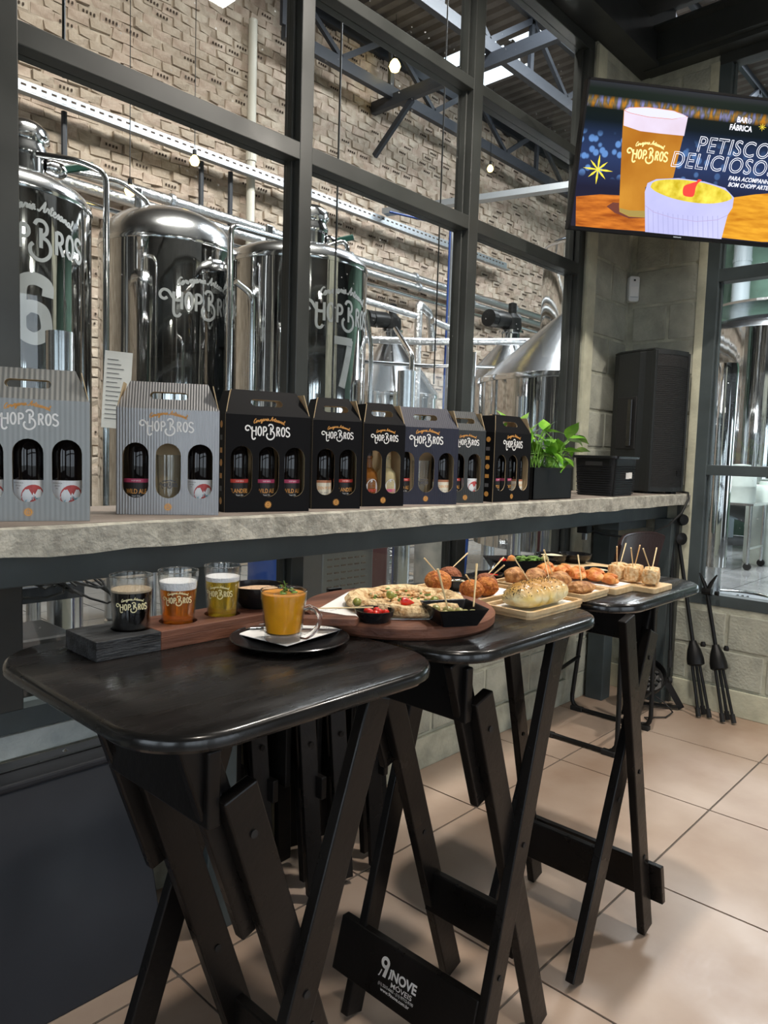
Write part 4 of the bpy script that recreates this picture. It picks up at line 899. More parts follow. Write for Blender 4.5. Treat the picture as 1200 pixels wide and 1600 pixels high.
def carton(P, yaw, n, mname, label, emblem='gold', name_m='gold'):
    Wd = .252 if n == 3 else .160
    r = root('bottle_carton', P, label, 'carton', 'gift cartons of beer along the concrete ledge', R(yaw))
    T = .0022; H1 = .268; H2 = .338
    L = lambda nm, mb, mats=None: link(nm, mb, mats or [mname, 'kraft', 'kraft'], r, local=True)
    cs = [Wd/2+(k-(n-1)/2)*(.079 if n == 3 else .072) for k in range(n)]; pw = .062 if n == 3 else .056
    f_front = lambda u, v, w: Vector((u, w, v))
    mb = MB().plate([(0, 0), (Wd, 0), (Wd, H1), (0, H1)], [pill(c, .042, .182, pw) for c in cs], T, f_front, 0, 1, 2); fr = L('front_panel', mb)
    mb = MB().plate([(0, 0), (Wd, 0), (Wd, H1), (0, H1)], [], T, lambda u, v, w: Vector((u, D-w, v)), 0, 1, 2); L('back_panel', mb)
    for xx, s in ((0, 1), (Wd, -1)):
        mb = MB().plate([(T, 0), (D-T, 0), (D-T, H1), (T, H1)], [], T, lambda u, v, w, xx=xx, s=s: Vector((xx+s*w, u, v)), 0, 1, 2); sp = L('side_panel', mb)
        if s == 1 and not mname.startswith('silver'):
            for q in range(7):
                e = MB(); cz = .24-q*.035
                if q % 3 == 0: disc(e, .03, cz, .010, lambda u, v, w: Vector((-w-.0004, u, v)), 0)
                else: patch(e, .022, cz-.008, .040, cz+.006, lambda u, v, w: Vector((-w-.0004, u, v)), q % 2, n=1)
                link('award_badge', e, ['gold', 'paperprint'], sp, local=True)
    L('bottom_panel', MB().box((T, T, 0), (Wd-T, D-T, T)), ['kraft'])
    # sloping handle panels meeting along the ridge
    h = H2-H1; sl = math.hypot(h, D/2-.004); cut = .030; hw = .036 if n == 3 else .03
    outer = [(0, 0), (Wd, 0), (Wd-cut, sl), (cut, sl)]; hy = sl*.50
    hole = [(Wd/2-hw+.011*math.cos(R(90+180*k/8)), hy+.011*math.sin(R(90+180*k/8))) for k in range(9)]+[(Wd/2+hw+.011*math.cos(R(-90+180*k/8)), hy+.011*math.sin(R(-90+180*k/8))) for k in range(9)]
    d1 = Vector((0, (D/2-.004)/sl, h/sl)); n1 = Vector((0, h/sl, -(D/2-.004)/sl))
    L('handle_panel', MB().plate(outer, [hole], T, lambda u, v, w: Vector((u, 0, H1))+d1*v+n1*w, 0, 1, 2))
    d2 = Vector((0, -(D/2-.004)/sl, h/sl)); n2 = Vector((0, -h/sl, -(D/2-.004)/sl))
    L('handle_panel', MB().plate(outer, [hole], T, lambda u, v, w: Vector((u, D, H1))+d2*v+n2*w, 0, 1, 2))
    for s, xx in ((1, 0), (-1, Wd)):     # end flaps folded in under the ridge, raw board outside
        mb = MB().plate([(.002, 0), (D-.002, 0), (D-.014, h*.92), (.014, h*.92)], [], T, lambda u, v, w, xx=xx, s=s: Vector((xx+s*(w+.001+.016*v/h), u, H1+v)), 0, 1, 1); L('end_flap', mb)
    pr = MB(); fn = lambda u, v, w: Vector((u, -w-.0003, v)); lx = Wd/2-(.004 if n == 3 else 0)
    logo(pr, fn, .0262 if n == 3 else .0205, lx, .212 if n == 3 else .214, 1, 0)
    link('logo_print', pr, ['white', name_m], fr, local=True)
    e = MB()
    q = 24
    disc(e, Wd/2, .020, .0085, fn, 0)
    for k in range(q): a = 6.2832*k/q; e.add([fn(Wd/2+rr_*math.cos(a+b), .020+rr_*math.sin(a+b), .0006) for rr_, b in ((.0095, -.07), (.0115, 0), (.0095, .07))], [(0, 1, 2)])
    ribbon(e, [[(Wd/2-.004, .016), (Wd/2-.004, .022), (Wd/2, .026), (Wd/2+.004, .022), (Wd/2+.004, .016), (Wd/2-.004, .016)], [(Wd/2, .016), (Wd/2, .026)]], .0010, lambda u, v, w: fn(u, v, w+.0005), 1)
    link('emblem_print', e, [emblem, mname], fr, local=True)
    return r, cs
def put(r, yaw, P, c, name, label, cat, grp):          # a thing standing inside a carton
    x = P[0]+c*math.cos(R(yaw))-D/2*math.sin(R(yaw)); y = P[1]+c*math.sin(R(yaw))+D/2*math.cos(R(yaw))
    return root(name, (x, y, P[2]+.0024), label, cat, grp, R(yaw))
BP = [(.0001, 0), (.030, 0), (.033, .004), (.0335, .150), (.030, .172), (.020, .196), (.0145, .212), (.0135, .250), (.0155, .252), (.0155, .262), (.0001, .263)]
def bottle(t, kind):
    link('glass_body', MB().lathe(BP, n=28), 'glassdark', t, local=True, smooth=True)
    link('crown_cap', MB().lathe([(.0165, .257), (.016, .270), (.0001, .272)], n=16), 'gold' if kind != 'mount' else 'labelwhite', t, local=True)
    fn = cylmap((0, 0, 0), .0336, -math.pi/2)
    if kind == 'mount':
        mb = MB(); patch(mb, -.045, .018, .045, .088, fn, 0, n=14)
        disc(mb, .010, .052, .026, lambda u, v, w: fn(u, v, w+.0004), 1, n=22, a0=0, a1=360)
        g = lambda u, v, w: fn(u, v, w+.0010)
        mb.add([g(*p, 0) for p in ((-.012, .036), (-.004, .046), (.004, .043), (.010, .060), (.016, .048), (.024, .050), (.032, .038), (.028, .033), (.010, .027), (-.008, .033))], [tuple(range(10))], 2)
        mb.add([g(*p, .0004) for p in ((.0065, .051), (.010, .061), (.0145, .052), (.011, .054))], [(0, 1, 2, 3)], 0)
        letters(mb, 'EVEREST', -.006, .044, .012, g, 0, bold=.01, xs=.8)
        for q in range(3): letters(mb, ('PASTERIZADA', 'CERVEJA', 'IPA')[q], -.024, .080-q*.006, .0042, fn, 3)
        link('label', mb, ['labelwhite', 'red', 'blueprint', 'paperprint'], t, local=True)
    elif kind == 'cream':
        mb = MB(); patch(mb, -.045, .018, .045, .076, fn, 0, n=14); patch(mb, -.045, .076, .045, .084, fn, 2, n=14)
        letters(mb, 'GOLDEN PORTER', 0, .056, .0125, fn, 1, bold=.01, xs=.8); letters(mb, 'EST. 2016', 0, .044, .006, fn, 3)
        link('label', mb, ['labelcream', 'gold', 'copperband', 'paperprint'], t, local=True)
    else:
        band, word = kind
        mb = MB(); patch(mb, -.045, .018, .045, .078, fn, 0, n=14); patch(mb, -.045, .078, .045, .088, fn, 2, n=14)
        letters(mb, word, 0, .050, .017, fn, 1, bold=.01, xs=.72); letters(mb, 'HOP BROS', 0, .081, .005, lambda u, v, w: fn(u, v, w+.0003), 3); letters(mb, 'Sour Ale', 0, .042, .006, fn, 3)
        link('label', mb, ['labelblack', 'gold', band, 'labelwhite'], t, local=True)
def tumbler(t, hgt=.150, r0=.026, r1=.0325):
    link('glass_wall', MB().lathe([(.0001, 0), (r0, 0), (r1, hgt), (r1-.002, hgt), (r0-.001, .010), (.0001, .009)], n=30), 'glass', t, local=True, smooth=True)
    rad = lambda z: r0+(r1-r0)*z/hgt
    fn = cylmap((0, 0, 0), rad, -math.pi/2); mb = MB(); logo(mb, lambda u, v, w: fn(u, v, w+.0004), .0098, 0, .068, 0, 0, .2); link('logo_print', mb, 'paperprint', t, local=True)
def flask(t, mt, lm):
    link('glass_body', MB().lathe([(.0001, 0), (.033, 0), (.0355, .006), (.0355, .085), (.031, .108), (.016, .124), (.014, .152), (.016, .154), (.016, .162), (.0001, .163)], n=28), mt, t, local=True, smooth=True)
    link('stopper', MB().lathe([(.0145, .160), (.015, .186), (.0001, .187)], n=18), 'kraft' if lm == 'hotpink' else 'blackplastic', t, local=True)
    fn = cylmap((0, 0, 0), .0356, -math.pi/2); mb = MB(); n = 26
    mb.add([fn(.024*math.cos(6.2832*k/n), .050+.037*math.sin(6.2832*k/n), .0006) for k in range(n)], [tuple(range(n))], 0)
    g = lambda u, v, w: fn(u, v, w+.0012)
    letters(mb, 'SPIRITS', 0, .044, .0135, g, 1, bold=.03, xs=.78); letters(mb, 'HOP BROS', 0, .058, .005, g, 2); letters(mb, 'GIN - VODKA', 0, .033, .004, g, 2)
    ribbon(mb, [ell(-.006, .072, .004, .005), ell(.007, .072, .004, .005), cr([(-.012, .078), (0, .083), (.012, .078)])], .0009, g, 2)
    link('label', mb, ['labelwhite', lm, 'paperprint'], t, local=True)
CT = [((.5385, 1.726, LZ), -26.0, 3, 'silvercard', 'smooth silver carton cut off by the left photo edge', ('mount', 'mount', 'mount')),
      ((.894, 1.745, LZ), -34, 3, 'silverflute', 'silver fluted carton second from left on the ledge', (('pink', 'WILD ALE'), 'glass', 'mount')),
      ((1.166, 1.668, LZ), -16.4, 3, 'cardblack', 'wide plain black carton beside the silver fluted carton', (('redband', 'FLANDERS'), ('pink', 'WILD ALE'), ('pink', 'WILD ALE'))),
      ((1.471, 1.658, LZ), -22, 2, 'cardblack', 'narrow black two-bottle carton right of the wide plain black one', ('cream', ('redband', 'FLANDERS'))),
      ((1.690, 1.660, LZ), -16, 2, 'cardblack', 'narrow black carton holding two round-labelled spirit bottles', ('amber', 'pale')),
      ((1.866, 1.682, LZ), -22.0, 3, 'navyflute', 'navy fluted carton with a clear glass in its middle window', (('redband', 'RED ALE'), 'glass', 'cream')),
      ((2.122, 1.652, LZ), -22.5, 2, 'greycard', 'dark grey fluted two-bottle carton right of the navy one', (('redband', 'RED ALE'), 'mount')),
      ((2.345, 1.600, LZ), -1, 3, 'cardblack', 'rightmost black carton on the ledge beside the potted plant', (('pink', 'STOUT'), ('pink', 'PORTER'), 'cream'))]
where = ('left photo edge carton', 'silver fluted carton', 'wide plain black carton', 'first narrow black carton', 'spirits carton', 'navy fluted carton', 'dark grey carton', 'rightmost black carton')
side3, side2 = ('left', 'middle', 'right'), ('left', 'right')
for i, (P_, yw, n, mt, lb, cont) in enumerate(CT):
    r, cs = carton(P_, yw, n, mt, lb)
    for k, c in enumerate(cs):
        pos = (side3 if n == 3 else side2)[k]; kd = cont[k]
        if kd == 'glass': t = put(r, yw, P_, c, 'drinking_glass', 'empty clear glass in the middle window of the %s' % where[i], 'glass', None); tumbler(t)
        elif kd in ('amber', 'pale'):
            t = put(r, yw, P_, c, 'spirit_bottle', ('amber spirit bottle in the left window of the %s' if kd == 'amber' else 'pale spirit bottle in the right window of the %s') % where[i], 'bottle', 'spirit bottles'); flask(t, 'amberglass' if kd == 'amber' else 'paleglass', 'redband' if kd == 'amber' else 'hotpink')
        else:
            dsc = {'mount': 'dark bottle with red circle on white label', 'cream': 'dark bottle with cream label'}.get(kd, 'dark bottle with black label' if not isinstance(kd, tuple) else 'dark bottle with black label and %s band' % {'pink': 'magenta', 'redband': 'red'}[kd[0]])
            t = put(r, yw, P_, c, 'beer_bottle', '%s, %s window of the %s' % (dsc, pos, where[i]), 'bottle', 'beer bottles inside the cartons'); bottle(t, kd)

# ================================================================ other things on the ledge and walls
r = root('planter', (2.79, 1.69, LZ), 'pothos plant in a square black planter on the ledge', 'plant')
x0, x1, y0, y1, zb, h = 2.635, 2.955, 1.60, 1.80, LZ, .135
mb = MB()
mb.plate(rr(x0, y0, x1, y1, .006, 2), [], .004, lambda u, v, w: Vector((u, v, zb+w)))
for a, b in (((x0, y0), (x1, y0+.004)), ((x0, y1-.004), (x1, y1)), ((x0, y0), (x0+.004, y1)), ((x1-.004, y0), (x1, y1))): mb.box((*a, zb), (*b, zb+h))
link('pot', mb, 'blackplastic', r); link('soil', MB().box((x0+.005, y0+.005, zb+.1), (x1-.005, y1-.005, zb+.115)), 'soil', r)
mb = MB(); mb.blob((x0+.09, y0+.07, zb+.12), (.08, .04, .03), 3, .3, 10, 6); link('liner', mb, 'blackplastic', r)
rnd = random.Random(21)
def leafm(L, Wd):
    mb = MB(); n = 7; vs = []
    prof = [0, .55, .92, 1, .86, .58, .25, 0]
    for i, p in enumerate(prof):
        t = i/n; z = -.18*L*t*t*1.6; wv = p*Wd/2
        vs += [(L*t, -wv, z+.14*wv), (L*t, 0, z), (L*t, wv, z+.14*wv)]
    fs = []
    for i in range(n):
        for k in (0, 1): a = i*3+k; fs.append((a, a+1, a+4, a+3))
    return mb.add(vs, fs)
for i in range(72):
    cx, cy = rnd.uniform(x0+.02, x1-.01), rnd.uniform(y0+.03, y1-.03)
    a = rnd.uniform(0, 6.28) if i % 3 else rnd.uniform(-2.6, -.4)
    t = (cx-x0)/(x1-x0)
    hgt = rnd.uniform(.05, .20)*(1.05 if t < .45 else .85); sp = rnd.uniform(.02, .10)
    p0 = Vector((cx, cy, zb+.11)); p2 = Vector((cx+sp*math.cos(a)+ (.05 if t > .7 else 0), cy+sp*math.sin(a)*.7, zb+.11+hgt)); p1 = (p0+p2)/2+Vector((0, 0, .04))
    if p2.y > 1.97: p2.y = 1.95
    s = link('stem', MB().tube([p0, p0.lerp(p1, .6), p1, p1.lerp(p2, .6), p2], .0022, 5), 'stem', r)
    L = rnd.uniform(.065, .11); m4 = Matrix.Translation(p2) @ Matrix.Rotation(a+rnd.uniform(-.5, .5), 4, 'Z') @ Matrix.Rotation(rnd.uniform(-.5, .9) if i % 4 else -1.0, 4, 'Y') @ Matrix.Rotation(rnd.uniform(-.5, .5), 4, 'X')
    lm = leafm(L, L*rnd.uniform(.52, .7)); lm.v = [m4 @ v for v in lm.v]
    for v in lm.v: v.y = min(v.y, 1.985); v.x = max(v.x, 2.612)
    link('leaf', lm, 'leaf', s, smooth=True)
def yawbox(c, rz): return Matrix.Translation(c) @ Matrix.Rotation(R(rz), 4, 'Z')
# woven basket
def basket():
    r = root('storage_basket', (3.325, 1.575, LZ), 'black woven-look plastic basket with lid in front of the loudspeaker', 'basket', None, R(3))
    lx, ly, h = .285, .215, .182; k = 5; L = lambda n, mb, m, **q: link(n, mb, m, r, local=True, **q)
    def sec(g, z): return [(x, y, z) for x, y in rr(-.0-g, 0-g, lx+g, ly+g, .03, k)]
    rings = [sec(-.012, 0), sec(0, h)]; inner = [sec(-.005, h), sec(-.016, .006)]; n = len(rings[0]); mb = MB(); vs = [p for q in rings+inner for p in q]; fs = []
    for i in range(3):
        for j in range(n): fs.append((i*n+j, i*n+(j+1) % n, (i+1)*n+(j+1) % n, (i+1)*n+j))
    fs.append(tuple(range(n))[::-1]); fs.append(tuple(3*n+j for j in range(n))); L('body', mb.add(vs, fs), 'blackplastic')
    wv = MB()
    for face in range(2):
        cols, rows = (24, 13) if face else (30, 13)
        for a in range(cols):
            for b in range(rows):
                z = .010+b*.0112; g = -.012+.012*z/h
                if b > 10 and .25 < a/cols < .75 and face: continue
                u = .02+(a+.5*(b % 2))*((ly if face else lx)-.035)/cols; s = .0042
                if face: c = Vector((-g-.001, u, z)); e1, e2, nn = Vector((0, s, s*.9)), Vector((0, -s*.6, s*.6)), Vector((-.0035, 0, 0))
                else: c = Vector((u, -g-.001, z)); e1, e2, nn = Vector((s, 0, s*.9)), Vector((-s*.6, 0, s*.6)), Vector((0, -.0035, 0))
                wv.add([c-e1, c+e2, c+e1, c-e2, c+nn], [(0, 1, 4), (1, 2, 4), (2, 3, 4), (3, 0, 4)])
    o = L('weave', wv, 'dish'); o['kind'] = 'stuff'
    L('lid', MB().prism(rr(-.014, -.014, lx+.014, ly+.014, .035, k), h, h+.014), 'dish', bevel=.003)
    L('hand_slot', MB().box((-.0035, ly*.30, h-.035), (.004, ly*.70, h-.014)), 'rubber')
    L('sticker', MB().box((lx*.50, -.0045, .085), (lx*.60, .002, .115)), 'paper'); L('sticker', MB().box((lx*.62, -.0045, .087), (lx*.72, .002, .117)), 'paper')
basket()
# loudspeaker
def speaker():
    r = root('loudspeaker', (3.895, 1.655, LZ), 'large black loudspeaker standing in the corner on the ledge', 'loudspeaker', None, R(-19))
    L = lambda n, mb, m, **q: link(n, mb, m, r, local=True, **q); h = .785
    # plan: front left corner at the origin, front runs along +x, depth along +y
    body = [(0, .0), (0, .06), (-.012, .09), (-.012, .24), (.03, .315), (.22, .315), (.268, .24), (.268, .05), (.268, 0)]
    L('cabinet', MB().prism(body, .01, h-.012), 'spkbody', bevel=.006)
    L('cap', MB().prism([(x*1.0, y) for x, y in body], h-.012, h), 'spkbody', bevel=.005)
    fr = [(.012+.246*k/10, -.030*math.sin(math.pi*k/10)-.004) for k in range(11)]
    L('grille', MB().prism([(.012, .012)]+fr+[(.258, .012)], .035, h-.03), 'grille')
    rows = MB()
    for q in range(58): z = .05+q*.0112; rows.tube([(x, y-.0008, z) for x, y in fr], .0012, 4)
    o = L('grille_ribs', rows, 'spkbody'); o['kind'] = 'stuff'
    L('front_frame', MB().box((-.002, -.010, .012), (.014, .015, h-.012)), 'spkbody', bevel=.003); L('front_frame', MB().box((.256, -.010, .012), (.270, .015, h-.012)), 'spkbody', bevel=.003)
    L('front_frame', MB().prism([(0, .01)]+[(x, y-.002) for x, y in fr]+[(.268, .01)], .012, .036), 'spkbody'); L('front_frame', MB().prism([(0, .01)]+[(x, y-.002) for x, y in fr]+[(.268, .01)], h-.032, h-.008), 'spkbody')
    L('badge', MB().box((.19, -.033, .10), (.22, -.022, .13)), 'blackplastic', bevel=.002)
    L('handle_recess', MB().box((-.0165, .095, .24), (-.008, .235, .53)), 'rubber', bevel=.01)
    L('handle_bar', MB().beam((-.030, .125, .255), (-.030, .125, .515), .03, .014, (1, 0, 0)), 'edge', bevel=.004)
    L('foot', MB().box((.02, .02, 0), (.06, .06, .01)), 'rubber'); L('foot', MB().box((.21, .02, 0), (.25, .06, .01)), 'rubber'); L('foot', MB().box((.12, .2, 0), (.16, .24, .01)), 'rubber')
speaker()
cb = link('speaker_cable', MB().tube([(4.22, 1.72, 1.236), (4.225, 1.60, 1.236), (4.215, 1.552, 1.232), (4.21, 1.545, 1.20), (4.16, 1.56, 1.12), (4.08, 1.60, 1.05), (3.95, 1.66, 1.00), (3.7, 1.70, 1.00), (3.55, 1.74, 1.02), (3.47, 1.80, 1.05)], .006, 8), 'cable', smooth=True)
tag(cb, 'black cable looping from the loudspeaker down under the ledge', 'cable')
# alarm sensor
q = (4.255, 1.965, 2.42)
r = root('motion_sensor', q, 'white motion sensor fixed in the block wall corner', 'sensor')
n_ = Vector((-1, -1, 0)).normalized(); m4 = Matrix.Translation(q) @ Matrix.Rotation(R(-45), 4, 'Z')
link('housing', MB().prism(rr(-.032, -.075, .032, .075, .014, 5), -.025, .02, M4=m4 @ Matrix.Rotation(R(90), 4, 'X')), 'sensor', r, bevel=.006)
link('lens', MB().box((-.024, -.0235, -.045), (.024, -.018, .012), M4=m4), 'paper', r); link('led', MB().box((-.005, -.0235, .045), (.005, -.0195, .055), M4=m4), 'rubber', r)
link('lens_line', MB().box((-.024, -.0245, -.05), (.024, -.0225, -.046), M4=m4), 'galv', r)

# ---------------------------------------------------------------- television
TL = Vector((3.104, 1.70, 3.113)); Rv = Vector((.774, -.634, -.013)).normalized(); Uv = Vector((-.125, -.174, .977)); Uv = (Uv-Rv*Uv.dot(Rv)).normalized(); Nv = Rv.cross(Uv)
TW, TH = 1.11, .64
M['bezel'] = mat('matt_black_bezel', (.006, .006, .007), .5, spec=.12)
r = root('television', TL-Uv*TH+Rv*TW/2, 'wall-mounted television showing a beer and snack advertisement', 'television')
tv = lambda u, v, w: TL+Rv*u+Uv*(v-TH)+Nv*w            # u right, v up from the lower left corner
def tbox(a, b): 
    mb = MB().box(a, b); mb.v = [tv(*p) for p in mb.v]; return mb
link('casing', tbox((0, 0, -.045), (TW, TH, 0)), 'bezel', r, bevel=.004)
bz = .010
for a, b in (((0, 0, 0), (TW, .016, .006)), ((0, TH-bz, 0), (TW, TH, .006)), ((0, 0, 0), (bz, TH, .006)), ((TW-bz, 0, 0), (TW, TH, .006))): link('bezel', tbox(a, b), 'bezel', r)
link('maker_mark', tbox((.53, .004, .006), (.57, .009, .0064)), 'galv', r)
def screen_bg():
    m, N, L, b = _nt('screen_picture_backdrop'); b.inputs['Base Color'].default_value = (0, 0, 0, 1); b.inputs['Roughness'].default_value = .4; b.inputs['Specular IOR Level'].default_value = .06
    at = N.new('ShaderNodeUVMap'); sx = N.new('ShaderNodeSeparateXYZ'); L.new(at.outputs[0], sx.inputs[0])
    rp = N.new('ShaderNodeValToRGB'); e = rp.color_ramp; e.elements[0].position = 0; e.elements[0].color = (.02, .018, .03, 1); e.elements[1].position = 1; e.elements[1].color = (.03, .03, .04, 1)
    for p_, c in ((.30, (.012, .012, .03, 1)), (.5, (.02, .035, .10, 1)), (.62, (.016, .03, .08, 1)), (.74, (.003, .007, .010, 1)), (.82, (.004, .008, .007, 1)), (.94, (.008, .014, .010, 1))): k = e.elements.new(p_); k.color = c
    L.new(sx.outputs[1], rp.inputs[0])
    v = N.new('ShaderNodeTexVoronoi'); v.inputs['Scale'].default_value = 15; mp = N.new('ShaderNodeMapping'); mp.inputs['Scale'].default_value = (1.75, 1, 1); L.new(at.outputs[0], mp.inputs[0]); L.new(mp.outputs[0], v.inputs['Vector'])
    mr = N.new('ShaderNodeMapRange'); mr.inputs[1].default_value = .42; mr.inputs[2].default_value = .30; L.new(v.outputs['Distance'], mr.inputs[0])
    bnd = N.new('ShaderNodeMapRange'); bnd.inputs[1].default_value = .36; bnd.inputs[2].default_value = .42
    L.new(sx.outputs[1], bnd.inputs[0]); b2 = N.new('ShaderNodeMapRange'); b2.inputs[1].default_value = .68; b2.inputs[2].default_value = .62; L.new(sx.outputs[1], b2.inputs[0])
    hx = N.new('ShaderNodeMapRange'); hx.inputs[1].default_value = .75; hx.inputs[2].default_value = .2; hx.inputs[3].default_value = .15; L.new(sx.outputs[0], hx.inputs[0])
    a = mr.outputs[0]
    for o in (bnd.outputs[0], b2.outputs[0], hx.outputs[0]):
        mu = N.new('ShaderNodeMath'); mu.operation = 'MULTIPLY'; L.new(a, mu.inputs[0]); L.new(o, mu.inputs[1]); a = mu.outputs[0]
    mx = N.new('ShaderNodeMixRGB'); mx.blend_type = 'ADD'; mx.inputs[2].default_value = (.09, .20, .42, 1); L.new(a, mx.inputs[0]); L.new(rp.outputs[0], mx.inputs[1])
    # row of coloured lights
    w2 = N.new('ShaderNodeTexNoise'); w2.inputs['Scale'].default_value = 16; mp2 = N.new('ShaderNodeMapping'); mp2.inputs['Scale'].default_value = (2.4, .5, 1); L.new(at.outputs[0], mp2.inputs[0]); L.new(mp2.outputs[0], w2.inputs['Vector'])
    rp2 = N.new('ShaderNodeValToRGB'); e = rp2.color_ramp; e.elements[0].position = .36; e.elements[0].color = (.42, .17, .01, 1); e.elements[1].position = .64; e.elements[1].color = (.20, .20, .42, 1); k = e.elements.new(.5); k.color = (.10, .09, .05, 1)
    L.new(w2.outputs[0], rp2.inputs[0])
    ta = N.new('ShaderNodeMapRange'); ta.inputs[1].default_value = .815; ta.inputs[2].default_value = .845; L.new(sx.outputs[1], ta.inputs[0]); tb = N.new('ShaderNodeMapRange'); tb.inputs[1].default_value = .90; tb.inputs[2].default_value = .87; L.new(sx.outputs[1], tb.inputs[0])
    mm = N.new('ShaderNodeMath'); mm.operation = 'MULTIPLY'; L.new(ta.outputs[0], mm.inputs[0]); L.new(tb.outputs[0], mm.inputs[1])
    mx2 = N.new('ShaderNodeMixRGB'); L.new(mm.outputs[0], mx2.inputs[0]); L.new(mx.outputs[0], mx2.inputs[1]); L.new(rp2.outputs[0], mx2.inputs[2])
    L.new(mx2.outputs[0], b.inputs['Emission Color']); b.inputs['Emission Strength'].default_value = 1.0
    return m
sc = link('screen', MB().add([tv(bz, .016, .001), tv(TW-bz, .016, .001), tv(TW-bz, TH-bz, .001), tv(bz, TH-bz, .001)], [(0, 1, 2, 3)]), screen_bg(), r)
uv = sc.data.uv_layers.new(name='UVMap')
for lp in sc.data.loops:
    co = sc.data.vertices[lp.vertex_index].co + r.location; d = co-tv(0, 0, 0); uv.data[lp.index].uv = (d.dot(Rv)/TW, d.dot(Uv)/TH)
# the picture: positions given in the frame of the photograph and carried onto the screen plane
def scr(px, py):
    d = FW + RT*(px-600)/FPX - UP*(py-800)/FPX; o = Vector((0, 0, EYE)); t = (TL-o).dot(Nv)/d.dot(Nv); q = o+d*t-(TL-Uv*TH); return (q.dot(Rv), q.dot(Uv))
def poly(name, pts, m_, lay, parent=None, smooth_=False):
    P2 = [scr(*p) for p in pts]
    if smooth_: P2 = cr(P2+[P2[0]], 4)[:-1]
    tr = tessellate_polygon([[Vector((*p, 0)) for p in P2]])
    return link(name, MB().add([tv(u, v, .0012+lay*.0004) for u, v in P2], [tuple(t) for t in tr]), m_, parent or sc)
def sub(name, mb, m_): return link(name, mb, m_, sc)
cv = lambda x, y: (900+x/4, 100+y/4)                      # crop coordinates used while measuring
E_or = mat('screen_wood', (.55, .17, .02), .3, emit=0)
def emi_tex(name, c1, c2, scale, st, k=1.0):
    m, N, L, b = _nt(name); b.inputs['Base Color'].default_value = (0, 0, 0, 1); b.inputs['Roughness'].default_value = .4; b.inputs['Specular IOR Level'].default_value = .06
    tc = N.new('ShaderNodeTexCoord'); mp = N.new('ShaderNodeMapping'); mp.inputs['Scale'].default_value = st; mp.inputs['Rotation'].default_value = (0, 0, R(-39)); L.new(tc.outputs['Object'], mp.inputs[0])
    n = N.new('ShaderNodeTexNoise'); n.inputs['Scale'].default_value = scale; n.inputs['Detail'].default_value = 6; L.new(mp.outputs[0], n.inputs[0])
    rp = N.new('ShaderNodeValToRGB'); rp.color_ramp.elements[0].position = .3; rp.color_ramp.elements[1].position = .7; rp.color_ramp.elements[0].color = (*c1, 1); rp.color_ramp.elements[1].color = (*c2, 1)
    L.new(n.outputs[0], rp.inputs[0]); L.new(rp.outputs[0], b.inputs['Emission Color']); b.inputs['Emission Strength'].default_value = k
    return m
wl_ = emi_tex('screen_wood_left', (.26, .055, .008), (.66, .20, .025), 9, (1, 1, 6)); wr_ = emi_tex('screen_wood_right', (.48, .17, .010), (.80, .38, .03), 8, (1, 1, 6))
poly('picture_table', [cv(-3, 1016), cv(0, 828), cv(150, 815), cv(440, 830), cv(600, 1048), cv(430, 1046)], wl_, 0)
poly('picture_table', [cv(600, 1052), cv(980, 835), cv(1120, 815), (1232, 300), (1226, 378), (1190, 378)], wr_, 0)
poly('picture_stain', [cv(190, 890), cv(230, 865), cv(290, 870), cv(440, 900), cv(440, 965), cv(330, 965), cv(240, 930)], emis('screen_stain', (.12, .02, .005)), 1)
poly('picture_glass', [cv(298, 285), cv(330, 272), cv(450, 270), cv(620, 292), cv(698, 330), cv(606, 712), cv(432, 770), cv(430, 962), cv(330, 955), cv(270, 925), cv(268, 890), cv(290, 400)], emi_tex('screen_beer', (.34, .11, .008), (.56, .25, .03), 3, (1, 1, 1)), 2)
poly('picture_foam', [cv(300, 290), cv(698, 332), cv(674, 450), cv(520, 435), cv(400, 420), cv(296, 385)], emi_tex('screen_foam', (.60, .48, .55), (.74, .66, .82), 4, (1, 1, 1)), 3)
poly('picture_foam_top', [cv(302, 288), cv(330, 274), cv(450, 274), cv(610, 296), cv(690, 332), cv(600, 344), cv(450, 330), cv(340, 305)], emis('screen_foam_light', (.66, .66, .95)), 4, smooth_=True)
rim = MB(); ribbon(rim, [[scr(*cv(*p)) for p in ((302, 292), (330, 273), (450, 271), (610, 294), (696, 332), (600, 346), (450, 332), (340, 308), (302, 292))]], .0022, lambda u, v, w: tv(u, v, .0034)); sub('picture_rim', rim, emis('screen_rim', (.62, .22, .12)))
poly('picture_glass_foot', [cv(270, 900), cv(330, 915), cv(430, 918), cv(430, 960), cv(330, 953), cv(271, 925)], emis('screen_foot', (.32, .22, .04)), 3)
E_ram = emi_tex('screen_ramekin', (.42, .42, .70), (.54, .54, .82), 3, (1, 1, 1))
poly('picture_ramekin', [cv(430, 1050), cv(428, 800), cv(445, 745), cv(500, 720), cv(640, 714), cv(800, 735), cv(930, 775), cv(985, 835), cv(975, 900), cv(945, 945), cv(905, 1098)], E_ram, 5)
rbm = MB()
for k in range(15):
    xa = 448+k*31; ya = 905+k*8-(k*k)*.35; ribbon(rbm, [[scr(*cv(xa, ya)), scr(*cv(xa+2, 1052+k*2.6))]], .0022, lambda u, v, w: tv(u, v, .0040))
sub('picture_ramekin_ribs', rbm, emis('screen_ribs', (.30, .30, .55)))['kind'] = 'stuff'
rbm = MB(); ribbon(rbm, [[scr(*cv(*p)) for p in ((430, 885), (480, 925), (600, 962), (750, 985), (880, 975), (945, 945))]], .0028, lambda u, v, w: tv(u, v, .0042)); sub('picture_ramekin_lip', rbm, emis('screen_lip', (.40, .33, .55)))
